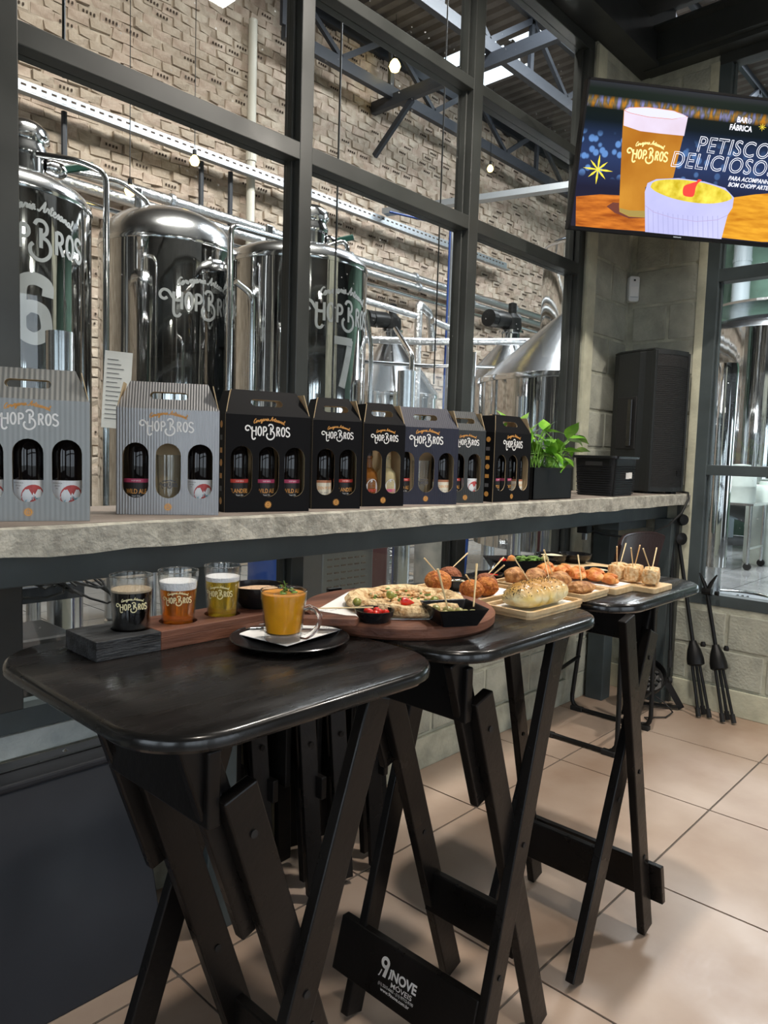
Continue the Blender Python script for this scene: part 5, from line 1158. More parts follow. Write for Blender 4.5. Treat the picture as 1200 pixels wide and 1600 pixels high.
poly('picture_puree', [cv(462, 770), cv(480, 740), cv(540, 724), cv(660, 724), cv(800, 745), cv(920, 785), cv(968, 825), cv(955, 852), cv(860, 872), cv(740, 868), cv(600, 840), cv(500, 800)], emi_tex('screen_puree', (.50, .36, .01), (.90, .76, .10), 22, (1, 1, 1)), 7, smooth_=True)
poly('picture_pepper', [cv(664, 790), cv(675, 762), cv(720, 745), cv(750, 735), cv(762, 722), cv(782, 728), cv(760, 745), cv(745, 775), cv(735, 820), cv(715, 832), cv(670, 822)], emis('screen_pepper', (.78, .035, .02)), 8, smooth_=True)
st = MB()
for (cx, cy, rr_) in ((135, 660, 84), (1162, 396, 24)):
    for k in range(8):
        a = R(45*k+8); r2 = rr_*(1.12 if k % 2 == 0 else .92); ax, ay = math.cos(a), math.sin(a); n_ = rr_*.075
        P4 = [cv(cx-ay*n_*.4, cy+ax*n_*.4), cv(cx+ax*r2*.55-ay*n_, cy+ay*r2*.55+ax*n_), cv(cx+ax*r2, cy+ay*r2), cv(cx+ax*r2*.55+ay*n_, cy+ay*r2*.55-ax*n_), cv(cx+ay*n_*.4, cy-ax*n_*.4)]
        st.add([tv(*scr(*p), .0034) for p in P4], [(0, 1, 2, 3, 4)])
sub('picture_star', st, emis('screen_yellow', (.92, .70, .03)))
E_w = emis('screen_white', (.85, .86, .95)); E_g = emis('screen_gold', (.95, .78, .30))
fs_ = lambda u, v, w: tv(u, v, .0036+w)
tx = MB(); k0 = scr(*cv(320, 590)); k1 = scr(*cv(565, 600)); cap = (k1[0]-k0[0])/4.9
logo(tx, lambda u, v, w: fs_(u, v, 0), cap*1.02, (k0[0]+k1[0])/2-.002, (k0[1]+k1[1])/2-.002, 0, 0, .17); sub('picture_logo', tx, E_g)
tx = MB(); a = scr(*cv(1033, 370)); letters(tx, 'BAR', a[0], a[1]+.002, .032, fs_, bold=.03, xs=.9); a = scr(*cv(1025, 412)); letters(tx, 'FÁBRICA', a[0], a[1]-.004, .032, fs_, bold=.03, xs=.9)
sub('picture_name', tx, E_w); tx = MB()
a = scr(*cv(1083, 358)); ribbon(tx, [ell(a[0], a[1], .009, .009)], .0018, fs_); letters(tx, 'DA', a[0], a[1]-.004, .010, fs_); sub('picture_badge', tx, E_w); tx = MB()
a = scr(*cv(930, 712)); letters(tx, 'PARA ACOMPANHAR', a[0]+.135, a[1]-.008, .026, fs_, bold=.02, xs=.95, shear=.25); a = scr(*cv(925, 748)); letters(tx, 'BOM CHOPP ARTESANAL', a[0]+.160, a[1]-.010, .026, fs_, bold=.02, xs=.95, shear=.25)
sub('picture_text', tx, E_w)
def outline(s, x, y, size):
    cu = bpy.data.curves.new('t', 'FONT'); cu.body = s; cu.size = size; cu.offset = .012; cu.shear = .12; cu.space_character = 1.08; cu.fill_mode = 'NONE'; cu.resolution_u = 4
    o = bpy.data.objects.new('t', cu); C.objects.link(o); dg = bpy.context.evaluated_depsgraph_get(); me = bpy.data.meshes.new_from_object(o.evaluated_get(dg))
    adj = {}
    for e in me.edges: adj.setdefault(e.vertices[0], []).append(e.vertices[1]); adj.setdefault(e.vertices[1], []).append(e.vertices[0])
    mb = MB(); done = set()
    for s0 in adj:
        if s0 in done: continue
        loop = [s0]; done.add(s0); cur = s0
        while True:
            nx_ = [q for q in adj[cur] if q not in done]
            if not nx_: break
            cur = nx_[0]; done.add(cur); loop.append(cur)
        loop.append(s0); ribbon(mb, [[(x+me.vertices[q].co.x*.97, y+me.vertices[q].co.y) for q in loop]], .0030, fs_)
    bpy.data.objects.remove(o); return mb
a = scr(*cv(738, 540)); sub('picture_heading', outline('PETISCOS', a[0]+.006, a[1]-.004, .094), E_w)
a = scr(*cv(575, 632)); sub('picture_heading', outline('DELICIOSOS', a[0]+.006, a[1]-.004, .094), E_w)
# wall arm behind the set
c0 = tv(TW*.5, TH*.45, -.045); c1 = Vector((B, 1.62, c0.z+.05))
link('mount_plate', tbox((TW*.40, TH*.3, -.065), (TW*.60, TH*.6, -.045)), 'blackplastic', r); link('mount_arm', MB().beam(c0, c1, .06, .05, (0, 0, 1)), 'blackplastic', r); link('wall_plate', MB().box((B-.02, 1.56, c1.z-.15), (B, 1.68, c1.z+.15)), 'blackplastic', r)

# ================================================================ stands, chair and lamp in the corner
def mic_stand(foot, top, label, clip=True, dx=0):
    fx, fy = foot; f = Vector((fx, fy, 0)); t = Vector(top); d = (t-f).normalized()
    r = root('microphone_stand', f, label, 'microphone stand')
    hz = f+d*.36
    link('shaft', MB().tube([hz+d*.02, t], .011, 10), 'blackplastic', r, smooth=True)
    link('hub', MB().lathe([(.018, .06), (.022, .045), (.036, .01), (.046, -.04), (.046, -.07), (.034, -.078), (.0001, -.078)], hz, 20, ax=d), 'blackplastic', r, smooth=True)
    link('clutch_knob', MB().lathe([(.013, -.012), (.015, .0), (.010, .014), (.0001, .015)], hz+Vector((.0, -.045, .05)), 12), 'blackplastic', r)
    for k, (ox, oy) in enumerate(((-.03, .02), (.0, -.028), (.032, .012))):
        a = hz-d*.06+Vector((ox*.7, oy*.7, 0)); b = f+Vector((ox*.9, oy*1.0, .02))
        l = link('leg', MB().tube([a, b], .0085, 8), 'blackplastic', r, smooth=True); link('rubber_foot', MB().tube([b+(a-b).normalized()*.035, b-(a-b).normalized()*.012], .0135, 10), 'rubber', l)
    if clip:
        link('boom_joint', MB().lathe([(.02, -.025), (.022, 0), (.02, .025)], t, 12, ax=(0, 1, 0)), 'blackplastic', r); link('joint_knob', MB().lathe([(.012, 0), (.014, .02), (.0001, .022)], t+Vector((-.02, -.05, 0)), 10, ax=(0, -1, 0)), 'blackplastic', r)
        for s in (-.02, .02): link('clip_jaw', MB().tube([t, t+Vector((0, s, .05)), t+Vector((0, s*2.4, .10))], [.012, .011, .004], 8), 'blackplastic', r)
    return r
mic_stand((4.13, 1.36), (4.262, 1.62, 1.02), 'left microphone stand folded and leaning by the corner', False)
mic_stand((4.14, 1.235), (4.262, 1.43, .68), 'right microphone stand folded with an open clip on top', True)
bo = link('boom_arm', MB().tube([(4.14, 1.565, .245), (4.245, 1.64, 1.06)], .009, 8), 'blackplastic', smooth=True); tag(bo, 'loose straight boom arm leaning at the corner', 'boom arm')
link('grip', MB().tube([(4.138, 1.564, .235), (4.150, 1.572, .33)], .013, 10), 'rubber', bo); link('knob', MB().lathe([(.025, -.015), (.034, 0), (.03, .02), (.0001, .022)], (4.235, 1.585, 1.075), 16, ax=(-.6, -1, .1)), 'blackplastic', bo); link('knob', MB().lathe([(.028, -.012), (.036, 0), (.0001, .012)], (4.24, 1.58, .965), 16, ax=(-.6, -1, 0)), 'blackplastic', bo)
def chair():
    r = root('bar_chair', (3.45, 1.72, 0), 'dark leather chair on black sled frame behind the far table', 'chair')
    # seat back: curved shell facing the aisle
    mb = MB(); nx, nz = 10, 8; vs = []
    a = Vector((3.17, 1.45, 0)); b = Vector((3.77, 1.49, 0)); out = Vector((0, 1, 0))
    for j in range(nz+1):
        t = j/nz; z = .60+.44*t
        for i in range(nx+1):
            s = i/nx; wd = 1-.16*(1-t)*abs(2*s-1)*0
            p = a.lerp(b, .5+(s-.5)*(.90+.10*t)); c = math.cos(math.pi*(s-.5)); edge = -.055*max(0, t-.75)*4*(abs(2*s-1)**4)*.5
            vs.append(Vector((p.x, p.y+.06*c+.07*(1-t), z+edge)))
    n1 = len(vs); vs += [v+Vector((0, .022, 0)) for v in vs]; fs = []
    for j in range(nz):
        for i in range(nx):
            q = j*(nx+1)+i; fs.append((q, q+1, q+nx+2, q+nx+1)); fs.append((n1+q, n1+q+nx+1, n1+q+nx+2, n1+q+1))
    for i in range(nx): fs.append((i, n1+i, n1+i+1, i+1)); q = nz*(nx+1)+i; fs.append((q, q+1, n1+q+1, n1+q))
    for j in range(nz): q = j*(nx+1); fs.append((q, q+nx+1, n1+q+nx+1, n1+q)); q += nx; fs.append((q, n1+q, n1+q+nx+1, q+nx+1))
    bk = link('backrest', mb.add(vs, fs), 'leather', r, smooth=True)
    link('piping', MB().tube([vs[nz*(nx+1)+i]+Vector((0, .008, .004)) for i in range(nx+1)], .008, 8), 'leather', bk, smooth=True)
    link('seat', MB().prism(rr(3.28, 1.52, 3.74, 1.98, .06, 5), .56, .62), 'leather', r, bevel=.015)
    fr = pipe([(3.205, 1.80, .012), (3.205, 1.47, .012), (3.30, 1.50, .56)], .012, 8, .05)
    def sled(x, y0, y1, z=.014, top=.56):
        return pipe([(x+.05, y0+.03, top), (x, y0, z), (x, y1, z), (x+.05, y1-.03, top)], .012, 10, .07)
    link('sled_leg', sled(3.245, 1.45, 1.86), 'blackplastic', r, smooth=True); link('sled_leg', sled(3.70, 1.48, 1.94), 'blackplastic', r, smooth=True)
    for p in ((3.245, 1.49), (3.245, 1.82), (3.70, 1.52), (3.70, 1.90)): link('foot_cap', MB().box((p[0]-.016, p[1]-.035, 0), (p[0]+.016, p[1]+.035, .026)), 'rubber', r, bevel=.004)
    link('cross_bar', MB().tube([(3.27, 1.84, .30), (3.73, 1.92, .30)], .010, 8), 'blackplastic', r, smooth=True); link('cross_bar', MB().tube([(3.26, 1.463, .20), (3.71, 1.493, .20)], .009, 8), 'blackplastic', r, smooth=True)
chair()
r = root('stage_lamp', (4.02, 1.66, 0), 'black stage lamp resting on the floor in the corner', 'lamp')
ax_ = Vector((-.62, -.45, .62)); c = Vector((4.03, 1.66, .17))
link('housing', MB().lathe([(.0001, -.10), (.055, -.09), (.09, -.05), (.10, .0), (.105, .07), (.0995, .075), (.097, .02), (.0001, .015)], c, 26, ax=ax_), 'blackplastic', r, smooth=True)
lens = MB(); q4 = Vector((0, 0, 1)).rotation_difference(ax_)
for i in range(-2, 3):
    for j in range(-2, 3):
        if i*i+j*j > 5: continue
        p = c+(q4 @ Vector((i*.031, j*.031, .028))); lens.lathe([(.013, 0), (.012, .006), (.0001, .008)], p, 10, ax=ax_)
o = link('led_lenses', lens, 'chrome', r, smooth=True); o['kind'] = 'stuff'
for s in (-1, 1):
    link('bracket', MB().beam(c+Vector((.07*s, -.09*s, .0)), Vector((4.10+.05*s, 1.60-.11*s, .012)), .035, .006, (.8, .6, 0)), 'blackplastic', r)
link('bracket', MB().beam((4.15, 1.50, .018), (4.04, 1.70, .018), .035, .008, (0, 0, 1)), 'blackplastic', r); link('bracket_knob', MB().lathe([(.016, 0), (.018, .02), (.0001, .022)], c+Vector((.08, -.10, 0)), 12, ax=(.6, -.8, 0)), 'rubber', r)
link('power_cord', MB().tube([(4.02, 1.62, .10), (4.06, 1.55, .05), (4.05, 1.50, .012), (3.95, 1.50, .008), (3.86, 1.58, .008), (3.80, 1.52, .008), (3.74, 1.60, .008)], .004, 6), 'cable', r, smooth=True)
r = root('power_adapter', (3.42, 1.82, 0), 'small black plug block hanging under the ledge above the chair', 'plug'); link('body', MB().box((3.44, 1.765, 1.025), (3.50, 1.82, 1.075)), 'blackplastic', r, bevel=.004); link('prongs', MB().box((3.46, 1.78, .99), (3.48, 1.80, 1.025)), 'chrome', r)

# ================================================================ on the nearest table
TZ = 1.0202
# tasting paddle: charred at its left end, three round recesses
def paddle():
    a = R(-.5); o = Vector((.587, 1.216, TZ)); r = root('tasting_board', o, 'long dark wooden tasting board with one charred end under three beers', 'serving board')
    ux, uy = Vector((math.cos(a), math.sin(a), 0)), Vector((-math.sin(a), math.cos(a), 0)); f = lambda u, v, w: o+ux*u+uy*v+Vector((0, 0, w))
    L_, Wd, Hh, cx = .47, .125, .036, .125
    hs = [[((q-o).dot(ux)+.037*math.cos(6.2832*k/28), (q-o).dot(uy)+.037*math.sin(6.2832*k/28)) for k in range(28)] for q in HC]
    def ends(x0, x1, n, holes):
        mb = MB(); mb.plate([(x0, 0), (x1, 0), (x1, Wd), (x0, Wd)], holes, -.014, lambda u, v, w: f(u, v, Hh+w)); mb.v += []
        mb2 = MB(); vs = [f(x0, 0, 0), f(x1, 0, 0), f(x1, Wd, 0), f(x0, Wd, 0)]; mb.box((0, 0, 0), (1, 1, 1)); n_ = len(mb.v)
        for i, (u, v, w) in enumerate(((x0,0,0),(x1,0,0),(x1,Wd,0),(x0,Wd,0),(x0,0,Hh-.0139),(x1,0,Hh-.0139),(x1,Wd,Hh-.0139),(x0,Wd,Hh-.0139))): mb.v[n_-8+i] = f(u, v, w)
        return mb
    b = link('plank', ends(cx, L_, 0, [hs[1], hs[2]]), 'wood_dark', r, bevel=.003)
    # the charred end carries the first recess: split the outline at x = cx
    h0 = hs[0]; inside = [(u, v) for u, v in h0]
    mb = MB()
    seg = [(0, 0), (cx, 0)]
    if max(u for u, v in h0) < cx: mb = ends(0, cx, 0, [h0])
    else:
        left = [p for p in h0 if p[0] < cx]
        left.sort(key=lambda p: math.atan2(p[1]-Wd/2, (p[0]-cx)) % (2*math.pi))
        mb.plate([(0, 0), (cx, 0)]+[(cx, left[-1][1])]+left[::-1]+[(cx, left[0][1]), (cx, Wd), (0, Wd)], [], -.014, lambda u, v, w: f(u, v, Hh+w)); n_ = len(mb.v); mb.box((0, 0, 0), (1, 1, 1))
        for i, (u, v, w) in enumerate(((0,0,0),(cx,0,0),(cx,Wd,0),(0,Wd,0),(0,0,Hh-.0139),(cx,0,Hh-.0139),(cx,Wd,Hh-.0139),(0,Wd,Hh-.0139))): mb.v[n_+i] = f(u, v, w)
    link('charred_end', mb, 'charred', r, bevel=.003)
    return r
HC = [base(205, 996, TZ+.024, .029), base(278, 983.5, TZ+.024, .028), base(347, 971.5, TZ+.024, .028)]
_o = Vector((.587, 1.216, TZ))
def beer(P, r0, r1, h, lv, fo, liq, foam, label, wob=0):
    r = root('beer_glass', P, label, 'glass', 'tasting glasses in the wooden board')
    link('glass_wall', MB().lathe([(.0001, P.z), (r0, P.z), (r0+.0005, P.z+.004), (r1, P.z+h), (r1-.0012, P.z+h+.001), (r1-.0024, P.z+h), (r0-.0012, P.z+.008), (.0001, P.z+.007)], (P.x, P.y, 0), 48), 'glass', r, smooth=True)
    link('rim', MB().tube([(P.x+(r1-.0012)*math.cos(6.2832*k/40), P.y+(r1-.0012)*math.sin(6.2832*k/40), P.z+h) for k in range(41)], .0013, 6, cap=False), 'glassr', r, smooth=True)
    link('base', MB().lathe([(.0001, P.z+.0004), (r0-.002, P.z+.0004), (r0-.0016, P.z+.0068), (.0001, P.z+.0068)], (P.x, P.y, 0), 40), 'glassr', r, smooth=True)
    rad = lambda z: r0-.0018+(r1-r0)*(z/h)
    link('beer', MB().lathe([(.0001, P.z+.0075), (rad(.008)-.001, P.z+.0085), (rad(lv), P.z+lv), (.0001, P.z+lv)], (P.x, P.y, 0), 40), liq, r, smooth=True)
    link('foam', MB().lathe([(.0001, P.z+lv+.0002), (rad(lv), P.z+lv+.0002), (rad(lv+fo), P.z+lv+fo-.001), (rad(lv+fo)-.003, P.z+lv+fo), (.0001, P.z+lv+fo-.002)], (P.x, P.y, 0), 40), foam, r, smooth=True)
    ang = math.atan2(-P.y, -P.x)
    fn = cylmap((P.x, P.y, P.z), lambda z: r0+(r1-r0)*z/h+.0002, ang+wob); mb = MB(); logo(mb, fn, .0118, 0, h*.47, 0, 0, .17); link('logo_print', mb, 'yellowprint', r)
beer(HC[0], .0325, .0405, .113, .083, .005, 'stout', 'foamtan', 'glass of black stout at the left end of the tasting board', .02)
beer(HC[1], .0305, .0400, .113, .077, .016, 'amber', 'foam', 'glass of amber ale in the middle of the tasting board', -.06)
beer(HC[2], .0300, .0385, .113, .082, .010, 'lager', 'foam', 'glass of golden lager at the right of the tasting board', -.24)
paddle()
def bowl(P, r0, r1, h, label, fill=None, fl_h=.7, name='small_bowl', m_='dish', grp=None, cat='bowl', fillname='filling', amp=.05):
    r = root(name, P, label, cat, grp); x, y, z = P; t = .003
    link('bowl_body', MB().lathe([(.0001, z), (r0, z), (r0*1.03, z+.003), (r1*.93, z+h*.55), (r1, z+h), (r1-t, z+h), (r1*.93-t, z+h*.55), (r0-t*.3, z+.006), (.0001, z+.006)], (x, y, 0), 36), m_, r, smooth=True)
    if fill:
        rf_ = r0+(r1-r0)*fl_h-t; mb = MB(); mb.blob((x, y, z+h*fl_h-.006), (rf_, rf_, .012), int(x*1000), amp, 18, 8); link(fillname, mb, fill, r, smooth=True)
    return r
q = base(402, 952, TZ+.036, .035); bowl(q, .035, .062, .048, 'black bowl of beige spread behind the soup glass', 'hummus', .78, fillname='spread', amp=.12)
# saucer, napkin, spoon and glass mug of soup
pc = Vector((.926, 1.098, TZ)); r = root('saucer', pc, 'black rimmed plate under the glass mug of soup', 'plate'); x, y, z = pc
link('plate_body', MB().lathe([(.0001, z), (.062, z), (.070, z+.001), (.108, z+.008), (.1215, z+.013), (.1225, z+.0145), (.119, z+.0148), (.106, z+.0105), (.085, z+.0055), (.080, z+.004), (.0001, z+.004)], (x, y, 0), 64, sx=.955, sy=.955), 'dish', r, smooth=True)
link('rim_line', MB().lathe([(.1225, z+.013), (.1236, z+.015), (.1215, z+.0162), (.1195, z+.0150)], (x, y, 0), 64, cap=False, sx=.955, sy=.955), 'edge', r, smooth=True)
nz = z+.0085
A_, B_, C_, D_ = on(368, 992, nz), on(448, 1010, nz), on(534, 984, nz+.006), on(455, 968, nz)
nk = root('napkin', (x, y, nz), 'white printed paper napkin between plate and mug', 'napkin')
mb = MB(); pp = [Vector((*A_[:2], nz+.002)), Vector((*B_[:2], nz)), Vector((*C_[:2], nz+.006)), Vector((*D_[:2], nz+.001))]; mb.add(pp+[p+Vector((0, 0, .0012)) for p in pp], [(0,3,2,1),(4,5,6,7),(0,1,5,4),(1,2,6,5),(2,3,7,6),(3,0,4,7)]); nb = link('sheet', mb, 'paper', nk)
tx = MB(); e1 = (pp[1]-pp[0]).normalized(); e2 = (pp[3]-pp[0]).normalized(); bil = lambda s, t: pp[0].lerp(pp[1], s).lerp(pp[3].lerp(pp[2], s), t)+Vector((0, 0, .0017))
Lx = (pp[1]-pp[0]).length; Ly = (pp[3]-pp[0]).length
for (s, t, wd_) in ((.30, .10, 'HOP BROS'), (.55, .06, 'Cerveja'), (.8, .35, 'HOP BROS'), (.85, .75, 'Cerveja'), (.78, .9, 'BAR'), (.5, .85, 'HOP')): letters(tx, wd_, s*Lx, t*Ly, .011, lambda u, v, w: bil(u/Lx, v/Ly), 0)
link('napkin_print', tx, 'paperprint', nk)
mc = base(442, 1006.5, nz+.002, .036)
r = root('soup_mug', mc, 'faceted glass mug of orange soup with a parsley sprig', 'mug'); x, y, z = mc
mb = MB(); prof = [(.0001, 0), (.034, 0), (.0365, .003), (.036, .012), (.0372, .016), (.0435, .075), (.0445, .080), (.0455, .097), (.0440, .098), (.0425, .080), (.0350, .017), (.0001, .015)]
mb.lathe([(a, z+b) for a, b in prof], (x, y, 0), 40)
for i, v in enumerate(mb.v):                             # shallow flutes on the lower wall
    b = v.z-z
    if .014 < b < .078:
        a = math.atan2(v.y-y, v.x-x); k = 1-.018*abs(math.cos(a*10)); v.x = x+(v.x-x)*k; v.y = y+(v.y-y)*k
link('glass_wall', mb, 'glass', r, smooth=True)
link('thick_base', MB().lathe([(.0001, z+.0005), (.0335, z+.0005), (.0352, z+.004), (.0345, z+.0145), (.0001, z+.0148)], (x, y, 0), 40), 'glassr', r, smooth=True)
link('rim', MB().tube([(x+.0448*math.cos(6.2832*k/40), y+.0448*math.sin(6.2832*k/40), z+.0985) for k in range(41)], .0012, 6, cap=False), 'glassr', r, smooth=True)
link('soup', MB().lathe([(.0001, z+.0155), (.0335, z+.0175), (.0412, z+.080), (.0430, z+.092), (.0001, z+.092)], (x, y, 0), 40), 'soup', r, smooth=True)
link('soup_surface', MB().lathe([(.0432, z+.0918), (.0425, z+.0928), (.0001, z+.0930)], (x, y, 0), 40), 'souptop', r)
hd = Vector((RT.x, RT.y, 0)).normalized(); s_ = Vector((x, y, z))
link('handle', MB().tube([s_+hd*a+Vector((0, 0, b)) for a, b in ((.040, .062), (.050, .066), (.062, .062), (.071, .050), (.072, .038), (.066, .024), (.055, .012), (.044, .006), (.034, .008))], [.006, .0055, .005, .005, .005, .005, .0055, .006, .006], 10), 'glassr', r, smooth=True)
hb = MB(); rnd = random.Random(9)
for k in range(26):
    a = rnd.uniform(0, 6.28); p = Vector((x+.004+rnd.uniform(-.012, .012), y+rnd.uniform(-.010, .010), z+.094+rnd.uniform(0, .020)*(1 if k % 2 else .3))); s = rnd.uniform(.003, .0058)
    u = Vector((math.cos(a), math.sin(a), rnd.uniform(-.4, .6)))*s; v = Vector((-math.sin(a), math.cos(a), rnd.uniform(-.3, .7)))*s
    hb.add([p-u, p-v*.8+u*.3, p+u, p+v, p+v*.4-u*.6], [(0, 1, 2, 3, 4)])
hb.tube([(x, y, z+.092), (x+.004, y, z+.105), (x+.001, y+.002, z+.116)], .0011, 5)
link('parsley_sprig', hb, 'herb', r)
for k, (dx_, dy_) in enumerate(((.016, -.012), (.022, .003), (-.010, -.010))): link('crouton', MB().blob((x+dx_, y+dy_, z+.0935), (.008, .006, .0025), k, .2, 8, 5), 'herb' if k != 1 else 'seed', r, smooth=True)
sp = root('teaspoon', on(405, 985, nz+.008), 'steel teaspoon lying on the napkin behind the mug', 'spoon'); a = on(402, 983, z-.001)
mb = MB().blob((a.x, a.y, a.z+.004), (.030, .017, .004), 1, 0, 18, 8, rot=R(-28)); link('bowl_of_spoon', mb, 'chrome', sp, smooth=True)
link('spoon_handle', MB().tube([(a.x+.024, a.y-.013, a.z+.006), (a.x+.045, a.y-.010, a.z+.006), (a.x+.10, a.y+.035, a.z+.012)], .0025, 8), 'chrome', sp, smooth=True)
r = root('wooden_paddle', (1.0, 1.09, TZ), 'short reddish wooden paddle handle lying over the plate rim', 'serving paddle')
mb = MB(); a, b = Vector((.935, 1.185, 1.0535)), Vector((1.058, 1.038, 1.0575)); d = (b-a).normalized(); u = Vector((-d.y, d.x, 0))
out = [a+u*.017, a-u*.017]+[b-d*.018-u*.018]+[b+d*(.012*math.cos(R(q)) - .012)+u*.018*math.sin(R(q)) for q in (-70, -40, 0, 40, 70)]+[b-d*.018+u*.018]
n = len(out); mb.add([p+Vector((0, 0, -.009)) for p in out]+[p+Vector((0, 0, .007)) for p in out], [tuple(range(n))[::-1], tuple(range(n, 2*n))]+[(i, (i+1) % n, (i+1) % n+n, i+n) for i in range(n)])
link('handle_bar', mb, 'wood_dark', r, bevel=.003)

# ================================================================ round board with the stuffed flatbread
rc = Vector((1.272, 1.117, TZ)); RR = .222; RH = .030
r = root('round_serving_board', rc, 'thick round reddish wooden board bridging the two nearer tables', 'serving board')
mb = MB().lathe([(.0001, TZ), (RR-.006, TZ), (RR, TZ+.006), (RR+.001, TZ+RH-.006), (RR-.003, TZ+RH-.001), (RR-.008, TZ+RH), (.0001, TZ+RH)], (rc.x, rc.y, 0), 72); link('board_disc', mb, 'wood_dark', r, smooth=True)
PZ = TZ+RH+.0004
pp = root('paper_liner', (1.2, 1.08, PZ), 'white printed paper sheet under the stuffed flatbread', 'paper liner'); 
pl = [on(468, 956, PZ), on(576, 968, PZ), on(695, 968, PZ), on(720, 940, PZ), on(690, 925, PZ), on(545, 925, PZ)]
pl = [Vector((p.x, p.y, PZ)) for p in pl]
for p in pl:
    v = Vector((p.x-rc.x, p.y-rc.y, 0))
    if v.length > RR-.012: v = v.normalized()*(RR-.012); p.x, p.y = rc.x+v.x, rc.y+v.y
n = len(pl); mb = MB().add(pl+[p+Vector((0, 0, .001)) for p in pl], [tuple(range(n))[::-1], tuple(range(n, 2*n))]+[(i, (i+1) % n, (i+1) % n+n, i+n) for i in range(n)]); link('sheet', mb, 'paper', pp)
tx = MB(); g = lambda px, py: on(px, py, PZ+.0016)
for px, py in ((500, 955), (530, 952), (640, 968), (670, 967)): p = g(px, py); letters(tx, 'HOP BROS', 0, 0, .010, lambda u, v, w, p=p: p+Vector((u, v*.9, 0)))
link('liner_print', tx, 'paperprint', pp)
pz = PZ+.0012; fc = Vector((1.262, 1.085, pz)); fr_ = .138
r = root('stuffed_flatbread', fc, 'round stuffed-crust flatbread topped with olives and a red pepper', 'flatbread')
rnd = random.Random(4); mb = MB(); nu = 56; ring = [(.93, .002), (1.0, .010), (1.01, .018), (.95, .030), (.84, .034), (.74, .028), (.70, .021), (.45, .019), (.0001, .019)]; vs = []; fs = []
for j, (k, zz) in enumerate(ring):
    for i in range(nu):
        a = 6.2832*i/nu; wv = 1+.035*math.sin(3*a+.5)+.02*math.sin(7*a)+(rnd.uniform(-.012, .012) if 0 < j < 7 else 0)
        vs.append((fc.x+fr_*k*wv*math.cos(a), fc.y+fr_*k*wv*math.sin(a), pz+zz*.84*(1+.10*math.sin(5*a+j)*(j in (3, 4, 5)))))
for j in range(len(ring)-1):
    for i in range(nu): fs.append((j*nu+i, j*nu+(i+1) % nu, (j+1)*nu+(i+1) % nu, (j+1)*nu+i))
fs.append(tuple(range(nu))[::-1]); link('crust', mb.add(vs, fs), 'crust', r, smooth=True)
mb = MB()
for k in range(46):
    a, q = rnd.uniform(0, 6.28), math.sqrt(rnd.random())*fr_*.68; mb.blob((fc.x+q*math.cos(a), fc.y+q*math.sin(a), pz+.017+rnd.uniform(0, .006)), (rnd.uniform(.006, .015), rnd.uniform(.004, .008), rnd.uniform(.003, .006)), k, .25, 8, 5, rot=rnd.uniform(0, 3))
o = link('shredded_filling', mb, 'filling', r, smooth=True); o['kind'] = 'stuff'
mb = MB()
for k in range(24):
    a, q = rnd.uniform(0, 6.28), math.sqrt(rnd.random())*fr_*.68; mb.blob((fc.x+q*math.cos(a), fc.y+q*math.sin(a), pz+.022+rnd.uniform(0, .004)), (rnd.uniform(.004, .009), .003, .002), k, .25, 7, 4, rot=rnd.uniform(0, 3))
o = link('herb_flecks', mb, 'herb', r, smooth=True); o['kind'] = 'stuff'
for px, py, rot in ((558, 941, .5), (679, 938, .2), (610, 930, 1.2)):
    p = on(px, py, pz+.030); ol = link('olive', MB().blob(p, (.0125, .0095, .0092), int(px), .02, 16, 10, rot=rot), 'olive', r, smooth=True)
p = on(633, 940, pz+.029); mb = MB().lathe([(.0001, -.011), (.008, -.008), (.0095, 0), (.007, .008), (.004, .014), (.0015, .020), (.0001, .021)], p, 14, ax=(.75, -.65, -.15)); link('red_pepper', mb, 'tomato', r, smooth=True)
q = base(585, 975, PZ, .030); r = bowl(q, .030, .0415, .024, 'small round black dish with red cherry peppers, front of the round board'); q0 = q
for k, (dx_, dy_) in enumerate(((-.010, .004), (.006, -.008), (.014, .008), (-.004, .018), (.012, -.020), (-.012, -.014))): link('cherry_pepper', MB().blob((q.x+dx_, q.y+dy_, PZ+.018), (.009, .008, .008), k, .05, 12, 8), 'tomato', r, smooth=True)
pk = root('bamboo_pick', (q.x-.03, q.y+.03, PZ+.03), 'bamboo pick lying across the dish of cherry peppers', 'pick'); a = Vector((q.x-.003, q.y+.002, PZ+.0285)); b = on(470, 951, PZ+.03); link('stick', MB().tube([a, a.lerp(b, .5), b], [.0016, .0015, .0010], 6), 'pick', pk)
